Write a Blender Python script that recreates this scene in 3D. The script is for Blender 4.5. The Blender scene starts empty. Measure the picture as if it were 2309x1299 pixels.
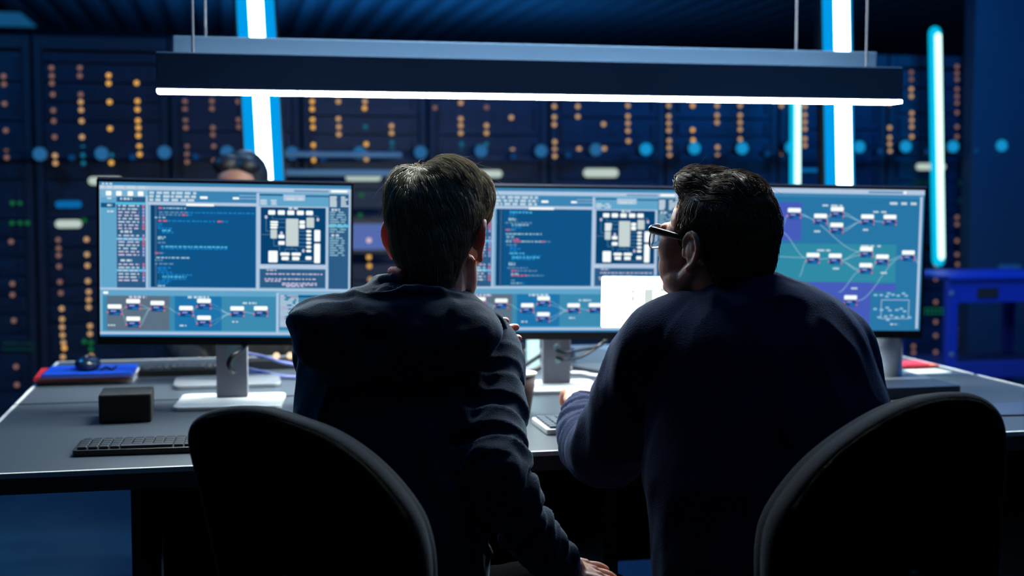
import bpy, bmesh, math, random
from mathutils import Vector, Matrix, noise
from mathutils.bvhtree import BVHTree
random.seed(7)
SC = bpy.context.scene
COL = SC.collection
R = math.radians
PI = math.pi

# ------------------------------------------------------------------ camera
F = 3000.0
CAMZ = 1.24
YAW = R(12.0)
PIT = math.atan(219.5 / F)
cr = Vector((math.cos(YAW), -math.sin(YAW), 0))
cf = Vector((math.sin(YAW) * math.cos(PIT), math.cos(YAW) * math.cos(PIT), -math.sin(PIT)))
cu = cr.cross(cf)
fh = Vector((math.sin(YAW), math.cos(YAW), 0))          # level forward
C0 = Vector((0, 0, CAMZ))

def ray(px, py):
    return cr * ((px - 1154.5) / F) + cu * ((649.5 - py) / F) + cf

def P(px, py, D=None, Y=None, Z=None):
    r = ray(px, py)
    if D is not None: return C0 + r * D
    if Y is not None: return C0 + r * (Y / r.y)
    return C0 + r * ((Z - CAMZ) / r.z)

def PZ(px, z, D):
    """point of height z on the vertical line seen at column px, depth D"""
    p = C0 + (cr * ((px - 1154.5) / F) + fh) * D
    p.z = z
    return p

cam_d = bpy.data.cameras.new('camera')
cam = bpy.data.objects.new('camera', cam_d); COL.objects.link(cam)
cam.matrix_world = Matrix.Translation(C0) @ Matrix((
    (cr.x, cu.x, -cf.x, 0), (cr.y, cu.y, -cf.y, 0), (cr.z, cu.z, -cf.z, 0), (0, 0, 0, 1)))
cam_d.sensor_width = 36.0
cam_d.lens = 36.0 * F / 2309.0
cam_d.clip_start = 0.05
cam_d.dof.use_dof = True
cam_d.dof.focus_distance = 2.27
cam_d.dof.aperture_fstop = 3.0
SC.camera = cam

# ------------------------------------------------------------------ materials
def lin(c):
    return tuple(((v / 255) / 12.92 if v / 255 <= 0.04045 else ((v / 255 + 0.055) / 1.055) ** 2.4) for v in c)

_m = {}
def mat(name, rgb=(128, 128, 128), rough=0.6, metal=0.0, spec=0.5, sheen=0.0, sss=0.0, bump=None,
        noise_mix=None, coat=0.0, linear=None, sheen_tint=None, sssr=(1, .25, .12), sss_scale=.012):
    if name in _m: return _m[name]
    m = bpy.data.materials.new(name); m.use_nodes = True
    nt = m.node_tree; b = nt.nodes['Principled BSDF']
    c = linear if linear else lin(rgb)
    b.inputs['Base Color'].default_value = (*c, 1)
    b.inputs['Roughness'].default_value = rough
    b.inputs['Metallic'].default_value = metal
    b.inputs['Specular IOR Level'].default_value = spec
    b.inputs['Coat Weight'].default_value = coat
    if sheen:
        b.inputs['Sheen Weight'].default_value = sheen
        b.inputs['Sheen Roughness'].default_value = 0.35
        b.inputs['Sheen Tint'].default_value = (*(sheen_tint or (.6, .75, 1)), 1)
    if sss:
        b.inputs['Subsurface Weight'].default_value = sss
        b.inputs['Subsurface Radius'].default_value = sssr
        b.inputs['Subsurface Scale'].default_value = sss_scale
    tc = nt.nodes.new('ShaderNodeTexCoord')
    if noise_mix:
        sc_, c2, fac = noise_mix
        n = nt.nodes.new('ShaderNodeTexNoise'); n.inputs['Scale'].default_value = sc_; n.inputs['Detail'].default_value = 4
        nt.links.new(tc.outputs['Object'], n.inputs['Vector'])
        mx = nt.nodes.new('ShaderNodeMix'); mx.data_type = 'RGBA'
        mr = nt.nodes.new('ShaderNodeMapRange'); mr.inputs[1].default_value = .35; mr.inputs[2].default_value = .65
        mr.inputs[4].default_value = fac
        nt.links.new(n.outputs['Fac'], mr.inputs[0]); nt.links.new(mr.outputs[0], mx.inputs[0])
        mx.inputs[6].default_value = (*c, 1); mx.inputs[7].default_value = (*lin(c2), 1)
        nt.links.new(mx.outputs[2], b.inputs['Base Color'])
    if bump:
        s_, st = bump
        n = nt.nodes.new('ShaderNodeTexNoise'); n.inputs['Scale'].default_value = s_; n.inputs['Detail'].default_value = 3
        nt.links.new(tc.outputs['Object'], n.inputs['Vector'])
        bp = nt.nodes.new('ShaderNodeBump'); bp.inputs['Strength'].default_value = st; bp.inputs['Distance'].default_value = .002
        nt.links.new(n.outputs['Fac'], bp.inputs['Height']); nt.links.new(bp.outputs[0], b.inputs['Normal'])
    _m[name] = m
    return m

def emi(name, rgb, strength=1.0, sample='AUTO'):
    if name in _m: return _m[name]
    m = bpy.data.materials.new(name); m.use_nodes = True
    nt = m.node_tree; nt.nodes.clear()
    e = nt.nodes.new('ShaderNodeEmission'); o = nt.nodes.new('ShaderNodeOutputMaterial')
    e.inputs[0].default_value = (*lin(rgb), 1); e.inputs[1].default_value = strength
    nt.links.new(e.outputs[0], o.inputs[0])
    m.cycles.emission_sampling = sample
    _m[name] = m
    return m

# ------------------------------------------------------------------ object helpers
def wm(o):
    m = o.matrix_basis.copy()
    while o.parent:
        o = o.parent; m = o.matrix_basis @ m
    return m

def tag(o, label=None, cat=None, group=None, kind=None):
    if label: o['label'] = label
    if cat: o['category'] = cat
    if group: o['group'] = group
    if kind: o['kind'] = kind
    return o

def empty(name, loc, label, cat, group=None):
    o = bpy.data.objects.new(name, None); COL.objects.link(o)
    o.empty_display_size = .05
    o.matrix_basis = Matrix.Translation(Vector(loc))
    return tag(o, label, cat, group)

def link_mesh(name, me, mats, parent=None, smooth=False, origin=None):
    """me is in world coordinates"""
    if not isinstance(mats, (list, tuple)): mats = [mats]
    for m in mats: me.materials.append(m)
    o = bpy.data.objects.new(name, me); COL.objects.link(o)
    if parent is not None:
        o.parent = parent
        me.transform(wm(parent).inverted())
    else:
        if origin is None:
            xs = [v.co for v in me.vertices]
            origin = Vector(((min(v.x for v in xs) + max(v.x for v in xs)) / 2,
                             (min(v.y for v in xs) + max(v.y for v in xs)) / 2, min(v.z for v in xs)))
        me.transform(Matrix.Translation(-origin))
        o.matrix_basis = Matrix.Translation(origin)
    if smooth:
        for p in me.polygons: p.use_smooth = True
    return o

def build(name, bm, mats, parent=None, smooth=False, bevel=0, origin=None, seg=2):
    bmesh.ops.recalc_face_normals(bm, faces=bm.faces)
    me = bpy.data.meshes.new(name); bm.to_mesh(me); bm.free()
    o = link_mesh(name, me, mats, parent, smooth, origin)
    if bevel:
        b = o.modifiers.new('bevel', 'BEVEL'); b.width = bevel; b.segments = seg; b.limit_method = 'ANGLE'; b.angle_limit = R(40)
        b.harden_normals = False
    return o

def box(bm, c, s, M=None, mi=0):
    """box centre c, size s, optional 3x3/4x4 M applied after"""
    vs = []
    for x in (-.5, .5):
        for y in (-.5, .5):
            for z in (-.5, .5):
                v = Vector((c[0] + x * s[0], c[1] + y * s[1], c[2] + z * s[2]))
                if M is not None: v = M @ v
                vs.append(bm.verts.new(v))
    for f in ((0, 1, 3, 2), (4, 6, 7, 5), (0, 4, 5, 1), (2, 3, 7, 6), (0, 2, 6, 4), (1, 5, 7, 3)):
        fc = bm.faces.new([vs[i] for i in f]); fc.material_index = mi

def ell(bm, c, r, M=None, n=16):
    c = Vector(c)
    rings = []
    top = bm.verts.new((M @ (c + Vector((0, 0, r[2])))) if M else c + Vector((0, 0, r[2])))
    bot = bm.verts.new((M @ (c - Vector((0, 0, r[2])))) if M else c - Vector((0, 0, r[2])))
    for i in range(1, n // 2):
        t = PI * i / (n // 2); ring = []
        for j in range(n):
            a = 2 * PI * j / n
            v = c + Vector((r[0] * math.sin(t) * math.cos(a), r[1] * math.sin(t) * math.sin(a), r[2] * math.cos(t)))
            ring.append(bm.verts.new(M @ v if M else v))
        rings.append(ring)
    for j in range(n):
        k = (j + 1) % n
        bm.faces.new((top, rings[0][j], rings[0][k]))
        bm.faces.new((bot, rings[-1][k], rings[-1][j]))
        for a, b in zip(rings, rings[1:]):
            bm.faces.new((a[j], b[j], b[k], a[k]))

def skin_rings(bm, rings, close=True, mi=0):
    vr = [[bm.verts.new(v) for v in r] for r in rings]
    n = len(vr[0])
    for a, b in zip(vr, vr[1:]):
        for j in range(n):
            k = (j + 1) % n
            f = bm.faces.new((a[j], a[k], b[k], b[j])); f.material_index = mi
    if close:
        f = bm.faces.new(list(reversed(vr[0]))); f.material_index = mi
        f = bm.faces.new(vr[-1]); f.material_index = mi

def smooth_path(pts, rad, sub=4):
    """catmull-rom"""
    out, ro = [], []
    n = len(pts)
    for i in range(n - 1):
        p0, p1, p2, p3 = pts[max(i - 1, 0)], pts[i], pts[i + 1], pts[min(i + 2, n - 1)]
        for k in range(sub):
            t = k / sub
            out.append(.5 * ((2 * p1) + (p2 - p0) * t + (2 * p0 - 5 * p1 + 4 * p2 - p3) * t * t + (3 * p1 - p0 - 3 * p2 + p3) * t ** 3))
            ro.append(rad[i] * (1 - t) + rad[i + 1] * t)
    out.append(pts[-1]); ro.append(rad[-1])
    return out, ro

def tube(bm, pts, rad, n=12, sub=4, caps=True, flat=1.0, flat_dir=None, M=None, mi=0):
    pts = [Vector(p) for p in pts]
    if not isinstance(rad, (list, tuple)): rad = [rad] * len(pts)
    if M is not None: pts = [M @ p for p in pts]
    if sub > 1 and len(pts) > 2: pts, rad = smooth_path(pts, list(rad), sub)
    rings = []
    up = None
    for i, p in enumerate(pts):
        d = (pts[min(i + 1, len(pts) - 1)] - pts[max(i - 1, 0)])
        if d.length < 1e-9: d = Vector((0, 0, 1))
        d.normalize()
        if up is None:
            up = Vector((0, 0, 1)) if abs(d.z) < .9 else Vector((1, 0, 0))
            if flat_dir is not None: up = Vector(flat_dir)
        x = up.cross(d)
        if x.length < 1e-6: x = Vector((1, 0, 0)).cross(d)
        x.normalize(); up = d.cross(x).normalized()
        rings.append([p + x * (math.cos(a) * rad[i]) + up * (math.sin(a) * rad[i] * flat) for a in (2 * PI * k / n for k in range(n))])
    if caps:   # rounded ends
        d0 = (pts[0] - pts[1]).normalized(); d1 = (pts[-1] - pts[-2]).normalized()
        pre = [[pts[0] + (v - pts[0]) * s + d0 * rad[0] * e for v in rings[0]] for s, e in ((.3, .95), (.75, .65))]
        post = [[pts[-1] + (v - pts[-1]) * s + d1 * rad[-1] * e for v in rings[-1]] for s, e in ((.75, .65), (.3, .95))]
        rings = pre + rings + post
    skin_rings(bm, rings, mi=mi)

def cyl(bm, p0, p1, r, n=20, mi=0, r1=None):
    tube(bm, [p0, p1], [r, r if r1 is None else r1], n=n, sub=1, caps=False, mi=mi)

def remesh(bm, voxel, smooth=3, fac=.5, disp=None):
    bmesh.ops.recalc_face_normals(bm, faces=bm.faces)
    me = bpy.data.meshes.new('t'); bm.to_mesh(me); bm.free()
    o = bpy.data.objects.new('t', me); COL.objects.link(o)
    m = o.modifiers.new('r', 'REMESH'); m.mode = 'VOXEL'; m.voxel_size = voxel; m.adaptivity = 0
    if smooth:
        s = o.modifiers.new('s', 'SMOOTH'); s.iterations = smooth; s.factor = fac
    dg = bpy.context.evaluated_depsgraph_get()
    out = bpy.data.meshes.new_from_object(o.evaluated_get(dg))
    bpy.data.objects.remove(o); bpy.data.meshes.remove(me)
    if disp:
        nn = [v.normal.copy() for v in out.vertices]
        for v, n_ in zip(out.vertices, nn):
            v.co += n_ * disp(v.co, n_)
    return out

def rrect(w, h, r, n=5):
    pts = []
    for cx, cy, a0 in ((w / 2 - r, h / 2 - r, 0), (-w / 2 + r, h / 2 - r, 90), (-w / 2 + r, -h / 2 + r, 180), (w / 2 - r, -h / 2 + r, 270)):
        for k in range(n + 1):
            a = R(a0 + 90 * k / n); pts.append((cx + r * math.cos(a), cy + r * math.sin(a)))
    return pts

def prism(bm, pts, z0, z1, M, mi=0):
    """pts in local xy extruded z0..z1, M maps local->world"""
    a = [M @ Vector((x, y, z0)) for x, y in pts]; b = [M @ Vector((x, y, z1)) for x, y in pts]
    skin_rings(bm, [a, b], mi=mi)

# ------------------------------------------------------------------ common materials
M_fl = mat('floor_concrete', (30, 66, 86), .42, noise_mix=(1.6, (20, 50, 70), .8), bump=(30, .15))
M_wall = mat('wall_paint', (34, 46, 66), .7, noise_mix=(2, (28, 38, 56), .5))
M_ceil = mat('ceiling_steel', (72, 92, 112), .5, metal=.2)
M_desk = mat('desk_laminate', (62, 70, 80), .33, noise_mix=(6, (56, 64, 74), .6), bump=(220, .05))
M_edge = mat('desk_edge_highlight', (206, 208, 210), .3)  # pale colour puts the desk's edge highlight into the trim
M_dark = mat('dark_metal', (16, 20, 28), .45, metal=.3)
M_rack = mat('rack_steel', (8, 28, 48), .5, metal=.2)
M_unit = mat('server_steel', (10, 38, 64), .42, metal=.25, noise_mix=(9, (7, 28, 52), .8))
M_black = mat('black_plastic', (9, 11, 14), .4)
M_blackm = mat('black_matte', (6, 7, 10), .75)
M_silver = mat('silver_metal', (150, 156, 166), .35, metal=.7)
M_grey = mat('grey_plastic', (140, 142, 154), .5)
M_trim = mat('trim_highlight', (196, 200, 222), .3)  # pale colour paints the pendant's highlight on the monitor top edge
M_basep = mat('stand_base_pale', (196, 202, 206), .35)
M_white = mat('white_plastic', (196, 200, 202), .4)
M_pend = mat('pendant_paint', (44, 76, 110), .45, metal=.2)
M_pend_lit = mat('pendant_paint_lit', (84, 116, 150), .45, metal=.2)  # lighter copy for the rear beam, extra light on it put into colour

# ------------------------------------------------------------------ room
XL, XR, YB, ZC = -3.6, 6.2, 13.0, 2.7
bm = bmesh.new(); box(bm, ((XL + XR) / 2, 5.5, -.05), (XR - XL, 15.0, .1)); tag(build('floor', bm, M_fl), kind='structure', label='dark blue polished concrete floor')
bm = bmesh.new()
prof = []
x = XL
while x < XR:     # corrugated steel deck, ribs run away from the viewer
    prof += [(x, ZC), (x + .09, ZC), (x + .11, ZC + .05), (x + .19, ZC + .05), (x + .21, ZC)]
    x += .21
prof += [(XR, ZC), (XR, ZC + .12), (XL, ZC + .12)]
skin_rings(bm, [[Vector((a, -2, b)) for a, b in prof], [Vector((a, YB, b)) for a, b in prof]])
tag(build('ceiling', bm, M_ceil), kind='structure', label='corrugated steel deck ceiling')
for nm, c, s in (('wall_back', ((XL + XR) / 2, YB + .05, ZC / 2), (XR - XL, .1, ZC)),
                 ('wall_left', (XL - .05, 5.5, ZC / 2), (.1, 15, ZC)), ('wall_right', (XR + .05, 5.5, ZC / 2), (.1, 15, ZC))):
    bm = bmesh.new(); box(bm, c, s); tag(build(nm, bm, M_wall), kind='structure')
# wall panel to the right of the racks
pR = P(2206, 300, Y=6.1)
bm = bmesh.new(); box(bm, ((pR.x + XR) / 2, 6.2, ZC / 2), (XR - pR.x, .1, ZC)); tag(build('wall_partition', bm, M_wall), kind='structure')

# ------------------------------------------------------------------ server racks
RY = 6.30
RP, RX0, RH = .593, -.85, 1.93
rack_labels = {
 -2: 'dark server rack standing outermost at the left end of the row',
 -1: 'blue tinted server rack second from the left end, cut by the left picture border',
 0: 'server rack with four columns of amber lights, two pill displays, left of the monitors',
 1: 'server rack rising behind the left monitor, left of the bright light column',
 2: 'server rack right of left light column, pill display above the monitor corner',
 3: 'server rack directly above the blond seated person',
 4: 'server rack with a white pill display above the middle monitor, between the two seated persons',
 5: 'server rack above the seated person with glasses',
 6: 'server rack crossed by the bright light column on the right',
 7: 'last server rack at the right end of the row, behind the thin light tube'}
racks = {}
led_amber = emi('led_amber', (224, 178, 126), .9, 'NONE')
led_gold = emi('led_gold', (255, 190, 96), 1.0, 'NONE')
led_dim = emi('led_dim', (150, 112, 104), .8, 'NONE')
led_teal = emi('led_teal', (20, 110, 140), .9, 'NONE')
led_green = emi('led_green', (20, 110, 60), .8, 'NONE')
led_white = emi('led_white', (240, 205, 205), 1.0, 'NONE')
pill_white = emi('pill_white', (205, 225, 215), .8)
pill_blue = emi('pill_blue', (10, 110, 180), .8)
unit_me = None
for k, lab in rack_labels.items():
    x0 = RX0 + RP * k
    r = empty('server_rack', (x0 + RP / 2, RY + .42, 0), lab, 'server rack', 'server racks along the far wall')
    racks[k] = r
    bm = bmesh.new()
    w = RP - .012; cx = x0 + RP / 2
    box(bm, (cx, RY + .45, RH / 2), (w - .05, .8, RH - .02))                      # cabinet body
    for sx in (-1, 1): box(bm, (cx + sx * (w / 2 - .018), RY + .04, RH / 2), (.036, .09, RH))
    box(bm, (cx, RY + .04, RH - .03), (w - .072, .09, .06)); box(bm, (cx, RY + .04, .05), (w - .072, .09, .1))
    build('cabinet', bm, M_rack, r, bevel=.003)
    z = .12; i = 0
    random.seed(k * 13 + 5)
    while z < RH - .12:
        h = random.choice((.086, .086, .13, .175)); h = min(h, RH - .07 - z)
        bm = bmesh.new()
        box(bm, (cx, RY + .025, z + h / 2), (w - .08, .05, h - .008))
        for j in range(6): box(bm, (cx - .16 + .065 * j, RY - .003, z + h * .5), (.045, .006, h * .35))
        for sx in (-1, 1):
            box(bm, (cx + sx * (w / 2 - .062), RY - .008, z + h / 2), (.012, .016, h * .6))
        build('server_unit', bm, M_unit, r, bevel=.0015)
        z += h; i += 1

def rack_of(p):
    k = math.floor((p.x - RX0) / RP)
    return racks[max(-2, min(7, k))]

led_base = {}
def led(px, py, m, rad=.0105, y=None):
    p = P(px, py, Y=(y or RY - .012))
    par = rack_of(p)
    key = (m.name, rad)
    if key not in led_base:
        bm = bmesh.new(); ell(bm, (0, 0, 0), (rad, .006, rad), n=12)
        me = bpy.data.meshes.new('led'); bm.to_mesh(me); bm.free(); me.materials.append(m)
        for q in me.polygons: q.use_smooth = True
        led_base[key] = me
    o = bpy.data.objects.new('led', led_base[key]); COL.objects.link(o)
    o.parent = par; o.matrix_basis = wm(par).inverted() @ Matrix.Translation(p)

A_, G_, D_, T_, N_, W_ = led_amber, led_gold, led_dim, led_teal, led_green, led_white
for m, cols in (
 (D_, [(8, 172), (9, 190), (10, 234), (13, 294), (14, 336), (15, 355), (116, 153), (117, 171), (117, 188), (119, 213), (120, 249), (121, 273), (123, 309),
       (180, 153), (180, 171), (182, 213), (417, 229), (417, 246), (418, 271), (419, 288), (421, 330), (421, 347), (422, 365),
       (478, 228), (478, 245), (480, 288), (480, 304), (482, 330), (483, 362), (537, 229), (538, 270), (539, 286), (543, 360), (981, 243), (1097, 242),
       (25, 545), (28, 640), (28, 665), (31, 723), (36, 827), (38, 868), (131, 541), (132, 560), (132, 576), (133, 601), (135, 636), (137, 661),
       (2006, 234), (2055, 163), (2055, 179), (2158, 150), (2158, 165), (2158, 179), (2158, 201), (2158, 217), (2158, 232), (2158, 254), (2158, 286), (2158, 308),
       (2158, 490), (2158, 506), (2158, 543), (2158, 574), (2159, 596), (2159, 612), (2110, 598), (2110, 629), (2110, 681), (2110, 726), (2110, 757), (2110, 794),
       (2160, 679), (2161, 741), (2161, 757), (2161, 776), (2060, 781), (2060, 795), (2206, 740)]),
 (A_, [(124, 351), (125, 368), (182, 230), (183, 248), (184, 273), (185, 309), (139, 696), (140, 720), (140, 738), (141, 756), (143, 773), (142, 805),
       (195, 540), (196, 574), (197, 599), (198, 634), (200, 658), (200, 676), (200, 693), (203, 735), (203, 753), (206, 803),
       (763, 229), (763, 268), (764, 286), (764, 303), (823, 229), (883, 284), (883, 300), (1039, 232), (1039, 268), (1039, 283), (1039, 300),
       (1097, 283), (1097, 300), (1153, 265), (1156, 339), (1250, 240), (1250, 264), (1250, 281), (1251, 320), (1251, 337), (1251, 352),
       (1303, 240), (1303, 263), (1306, 336), (1361, 280), (1363, 335), (1416, 238), (1416, 262), (1416, 278), (1416, 295), (1417, 318),
       (1508, 238), (1508, 262), (1508, 278), (1508, 294), (1509, 317), (1509, 333), (1510, 349), (1617, 238), (1617, 260), (1617, 276), (1618, 332), (1618, 347),
       (1669, 238), (1669, 260), (1669, 276), (1669, 292), (1669, 314), (1762, 238), (1762, 345), (1815, 240), (1815, 259), (1815, 275), (1815, 291), (1815, 313), (1815, 328),
       (2006, 288), (2006, 310), (2006, 325), (2007, 341), (2055, 201), (2055, 217), (2056, 255), (2056, 271), (2056, 286), (2056, 308),
       (826, 343), (826, 359), (835, 630), (835, 661), (837, 690), (840, 735), (842, 780)]),
 (G_, [(245, 170), (245, 188), (247, 230), (248, 290), (251, 367), (308, 187), (310, 228), (310, 247), (311, 272), (312, 288), (312, 306), (314, 330), (315, 348),
       (704, 229), (704, 246), (705, 270), (706, 287), (707, 327), (708, 345), (708, 361), (822, 244), (826, 325), (1562, 238), (1562, 293), (1563, 316), (145, 785),
       (832, 580), (833, 600)]),
 (T_, [(187, 333), (187, 350), (188, 368), (251, 350), (824, 286), (884, 322), (884, 337), (1041, 325), (1097, 325), (766, 342), (1041, 340)]),
 (N_, [(190, 497), (815, 440), (812, 485), (190, 770), (205, 773), (205, 788), (28, 458), (44, 458), (27, 503), (45, 503), (62, 503)]),
):
    for (a, b) in cols: led(a, b, m)
led(832, 542, W_, y=5.93)
# rows of tiny green status lights
tiny_me = {}
def tiny(px, py, m):
    p = P(px, py, Y=RY - .01); par = rack_of(p)
    if m.name not in tiny_me:
        bm = bmesh.new(); box(bm, (0, 0, 0), (.009, .006, .007))
        me = bpy.data.meshes.new('status_light'); bm.to_mesh(me); bm.free(); me.materials.append(m); tiny_me[m.name] = me
    o = bpy.data.objects.new('status_light', tiny_me[m.name]); COL.objects.link(o)
    o.parent = par; o.matrix_basis = wm(par).inverted() @ Matrix.Translation(p)
g_dim = emi('green_dim', (12, 70, 66), .8, 'NONE'); g_bri = emi('green_bright', (20, 130, 60), .9, 'NONE')
for (xa, xb, ys, m) in ((2088, 2130, (697, 706), g_bri), (2162, 2204, (697, 706), g_dim), (10, 80, (775, 788), g_dim), (2062, 2100, (408, 415), g_dim),
                        (2164, 2200, (408, 415), g_dim), (2164, 2200, (449, 456), g_dim)):
    for yy in ys:
        xx = xa
        while xx < xb: tiny(xx, yy, m); xx += 9
# pill shaped lit displays on rack fronts
for (xa, xb, y0, hgt, m) in ((197, 278, 408, 22, pill_white), (123, 186, 461, 20, pill_blue), (123, 186, 505, 22, pill_white), (777, 862, 399, 22, pill_white),
                             (1052, 1134, 392, 20, pill_white), (1314, 1396, 390, 24, pill_white), (2065, 2133, 376, 18, pill_white), (1800, 1860, 384, 10, pill_blue)):
    a = P(xa, y0, Y=RY - .014); b = P(xb, y0, Y=RY - .014); c = (a + b) / 2; w = (b - a).length; h = hgt / F * (c - C0).dot(cf) * .8
    bm = bmesh.new(); prism(bm, rrect(w * .94, h, h * .48), -.006, .006, Matrix.Translation(c) @ Matrix.Rotation(PI / 2, 4, 'X'))
    build('display', bm, m, rack_of(c))

# rails in front of the racks, one added to carry the glowing discs
def bar(name, a, b, h, d, m, label, cat):
    bm = bmesh.new(); c = (a + b) / 2; L = (b - a).length
    ang = math.atan2((b - a).y, (b - a).x)
    M = Matrix.Translation(c) @ Matrix.Rotation(ang, 4, 'Z')
    box(bm, (0, 0, 0), (L, d, h), M)
    return tag(build(name, bm, m, bevel=.004), label, cat)
M_rail = mat('rail_metal', (90, 125, 140), .4, metal=.3)
bar('cable_rail', P(525, 348, Y=6.02), P(905, 350, Y=6.02), .025, .05, M_rail, 'upper grey metal rail across the racks behind the blond head', 'rail')
bar('cable_rail', P(625, 390, Y=6.02), P(905, 391, Y=6.02), .03, .05, M_rail, 'lower grey metal rail across the racks, just above the left monitor', 'rail')
bar('cable_rail', P(640, 462, Y=6.02), P(905, 462, Y=6.02), .035, .05, M_rack, 'dull lowest rail across the racks between left monitor and blond head', 'rail')
bl_a = emi('blue_glow', (44, 112, 168), .75); bl_b = emi('blue_glow_bright', (22, 150, 210), .9); bl_c = emi('blue_glow_small', (12, 70, 130), .7)
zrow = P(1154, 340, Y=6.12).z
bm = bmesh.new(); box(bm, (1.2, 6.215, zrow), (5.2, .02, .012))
tag(build('disc_rail', bm, M_rack), 'thin dark rail added to carry the row of blue light spots along the racks', 'rail')
def disc_spot(px, py, rad, m, lab, grp):  # emissive disc stands in for a blurred blue light spot
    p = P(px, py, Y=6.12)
    e = empty('glow_disc', (p.x, 6.2, p.z), lab, 'lamp', grp)
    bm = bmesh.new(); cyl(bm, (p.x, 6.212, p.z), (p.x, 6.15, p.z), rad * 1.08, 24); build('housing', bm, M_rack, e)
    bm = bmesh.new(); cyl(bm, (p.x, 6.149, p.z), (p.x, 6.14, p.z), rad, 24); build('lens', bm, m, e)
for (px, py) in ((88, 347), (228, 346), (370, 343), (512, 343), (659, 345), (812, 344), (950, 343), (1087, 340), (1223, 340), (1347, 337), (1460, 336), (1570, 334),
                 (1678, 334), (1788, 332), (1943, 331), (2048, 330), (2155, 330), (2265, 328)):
    disc_spot(px, py, .029, bl_a if px < 1400 else bl_b, 'round blue light spot, one of the large discs in the row along the racks', 'large round blue light spots in a row')
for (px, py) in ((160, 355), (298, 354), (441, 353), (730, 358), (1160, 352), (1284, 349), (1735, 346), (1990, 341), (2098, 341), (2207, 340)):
    disc_spot(px, py, .013, bl_c, 'small dim blue light spot between the large discs in the row along the racks', 'small round blue light spots in a row')
# glowing lavender panel seen between monitor and head
a = P(742, 534, Y=5.95); b = P(905, 534, Y=5.95); c = (a + b) / 2
e = empty('lavender_panel', (c.x, 6.0, c.z - .06), 'lavender glowing panel glimpsed between the left monitor and the blond head', 'display')
bm = bmesh.new(); box(bm, (c.x, 5.985, c.z), ((b - a).x + .03, .03, .15)); build('housing', bm, M_black, e)
bm = bmesh.new(); box(bm, (c.x, 5.966, c.z), ((b - a).x, .004, .115)); build('screen', bm, emi('lavender', (92, 118, 190), .8), e)  # plain panel face that glows lavender

# ------------------------------------------------------------------ light columns and tubes
t_white = emi('tube_white', (190, 226, 255), 9.0)
t_blue = emi('tube_backglow_blue', (0, 150, 226), 1.1)
t_glow = emi('tube_glow_cyan', (0, 172, 214), 1.3)
t_pale = emi('tube_pale', (196, 240, 226), 2.2)
def column(pxt, pyt, pxb, pyb, Y, z0, z1, wb, wt, lab, name='light_column'):
    a = P(pxt, pyt, Y=Y); b = P(pxb, pyb, Y=Y)
    d = (a - b) / (a.z - b.z)
    lo = b + d * (z0 - b.z); hi = b + d * (z1 - b.z)
    e = empty(name, lo, lab, 'light')
    M = Matrix.Translation(lo) @ Matrix(((1, 0, d.x, 0), (0, 1, d.y, 0), (0, 0, 1, 0), (0, 0, 0, 1)))
    L = z1 - z0
    bm = bmesh.new(); box(bm, (0, .07, L / 2), (wb + .02, .05, L), M); build('housing', bm, M_dark, e, bevel=.004)
    bm = bmesh.new(); box(bm, (0, .04, L / 2), (wb, .012, L), M); build('backglow', bm, t_blue, e, bevel=.004)  # backing panel glows itself, in place of blue light reflected from the tube
    bm = bmesh.new(); tube(bm, [M @ Vector((0, 0, .03)), M @ Vector((0, 0, L - .03))], wt, n=20, sub=1); build('tube', bm, t_white, e, smooth=True)
    if z0 < .1:
        bm = bmesh.new(); box(bm, (lo.x, lo.y + .03, .012), (.34, .3, .024)); build('foot', bm, M_dark, e, bevel=.004)
column(578, 40, 598, 400, 4.95, 0.03, 2.66, .135, .026, 'tall white light tube with blue diffuser left of the blond person')
column(1898, 40, 1904, 400, 4.75, 0.03, 2.66, .118, .028, 'tall white light tube with blue diffuser right of the person with glasses')
def slim(pxt, pyt, pxb, pyb, Y, r, lab):
    a = P(pxt, pyt, Y=Y); b = P(pxb, pyb, Y=Y)
    e = empty('light_tube', b, lab, 'light')
    off = Vector((0, .03, 0)); d = (a - b).normalized()
    bm = bmesh.new(); tube(bm, [b + off, a + off], r * 2.0, n=16, sub=1); build('sleeve', bm, t_glow, e, smooth=True)  # wider emissive cyan shape stands in for the glow around the tube
    bm = bmesh.new(); tube(bm, [b + d * .02, a - d * .02], r, n=16, sub=1); build('tube', bm, t_pale, e, smooth=True)
    for q in (b + d * .06, a - d * .06):
        bm = bmesh.new(); box(bm, (q.x, q.y + .08, q.z), (.03, .1, .03)); build('bracket', bm, M_dark, e)
slim(2115, 72, 2123, 588, 6.12, .0155, 'thin cyan light tube hanging in front of the last rack at the right')
slim(1799, 150, 1798, 640, 5.95, .0125, 'thin cyan light tube left of the wide right light column')

# ------------------------------------------------------------------ pendant lamp
t_pend = emi('pendant_strip', (240, 248, 240), 105.0)
def beam(pxl, pxr, yb, Y, zb, zt, dpt, lab, wires, e_strength=True):
    xl = P(pxl, yb, Y=Y).x; xr = P(pxr, yb, Y=Y).x
    e = empty('pendant_lamp', ((xl + xr) / 2, Y + dpt / 2, zb), lab, 'pendant lamp', 'linear pendant lamps over the desk')
    bm = bmesh.new(); box(bm, ((xl + xr) / 2, Y + dpt / 2, (zb + .006 + zt) / 2), (xr - xl, dpt, zt - zb - .006)); build('housing', bm, M_pend if Y < 3.3 else M_pend_lit, e, bevel=.003)
    bm = bmesh.new(); box(bm, ((xl + xr) / 2, Y + dpt / 2, zb + .003), (xr - xl - .004, dpt - .004, .006)); build('light_strip', bm, t_pend, e)
    for w in wires:
        p = P(w, 60, Y=Y + dpt / 2)
        bm = bmesh.new(); cyl(bm, (p.x, p.y, zt), (p.x, p.y, ZC), .0032, 8); build('suspension_wire', bm, M_grey, e)
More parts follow.
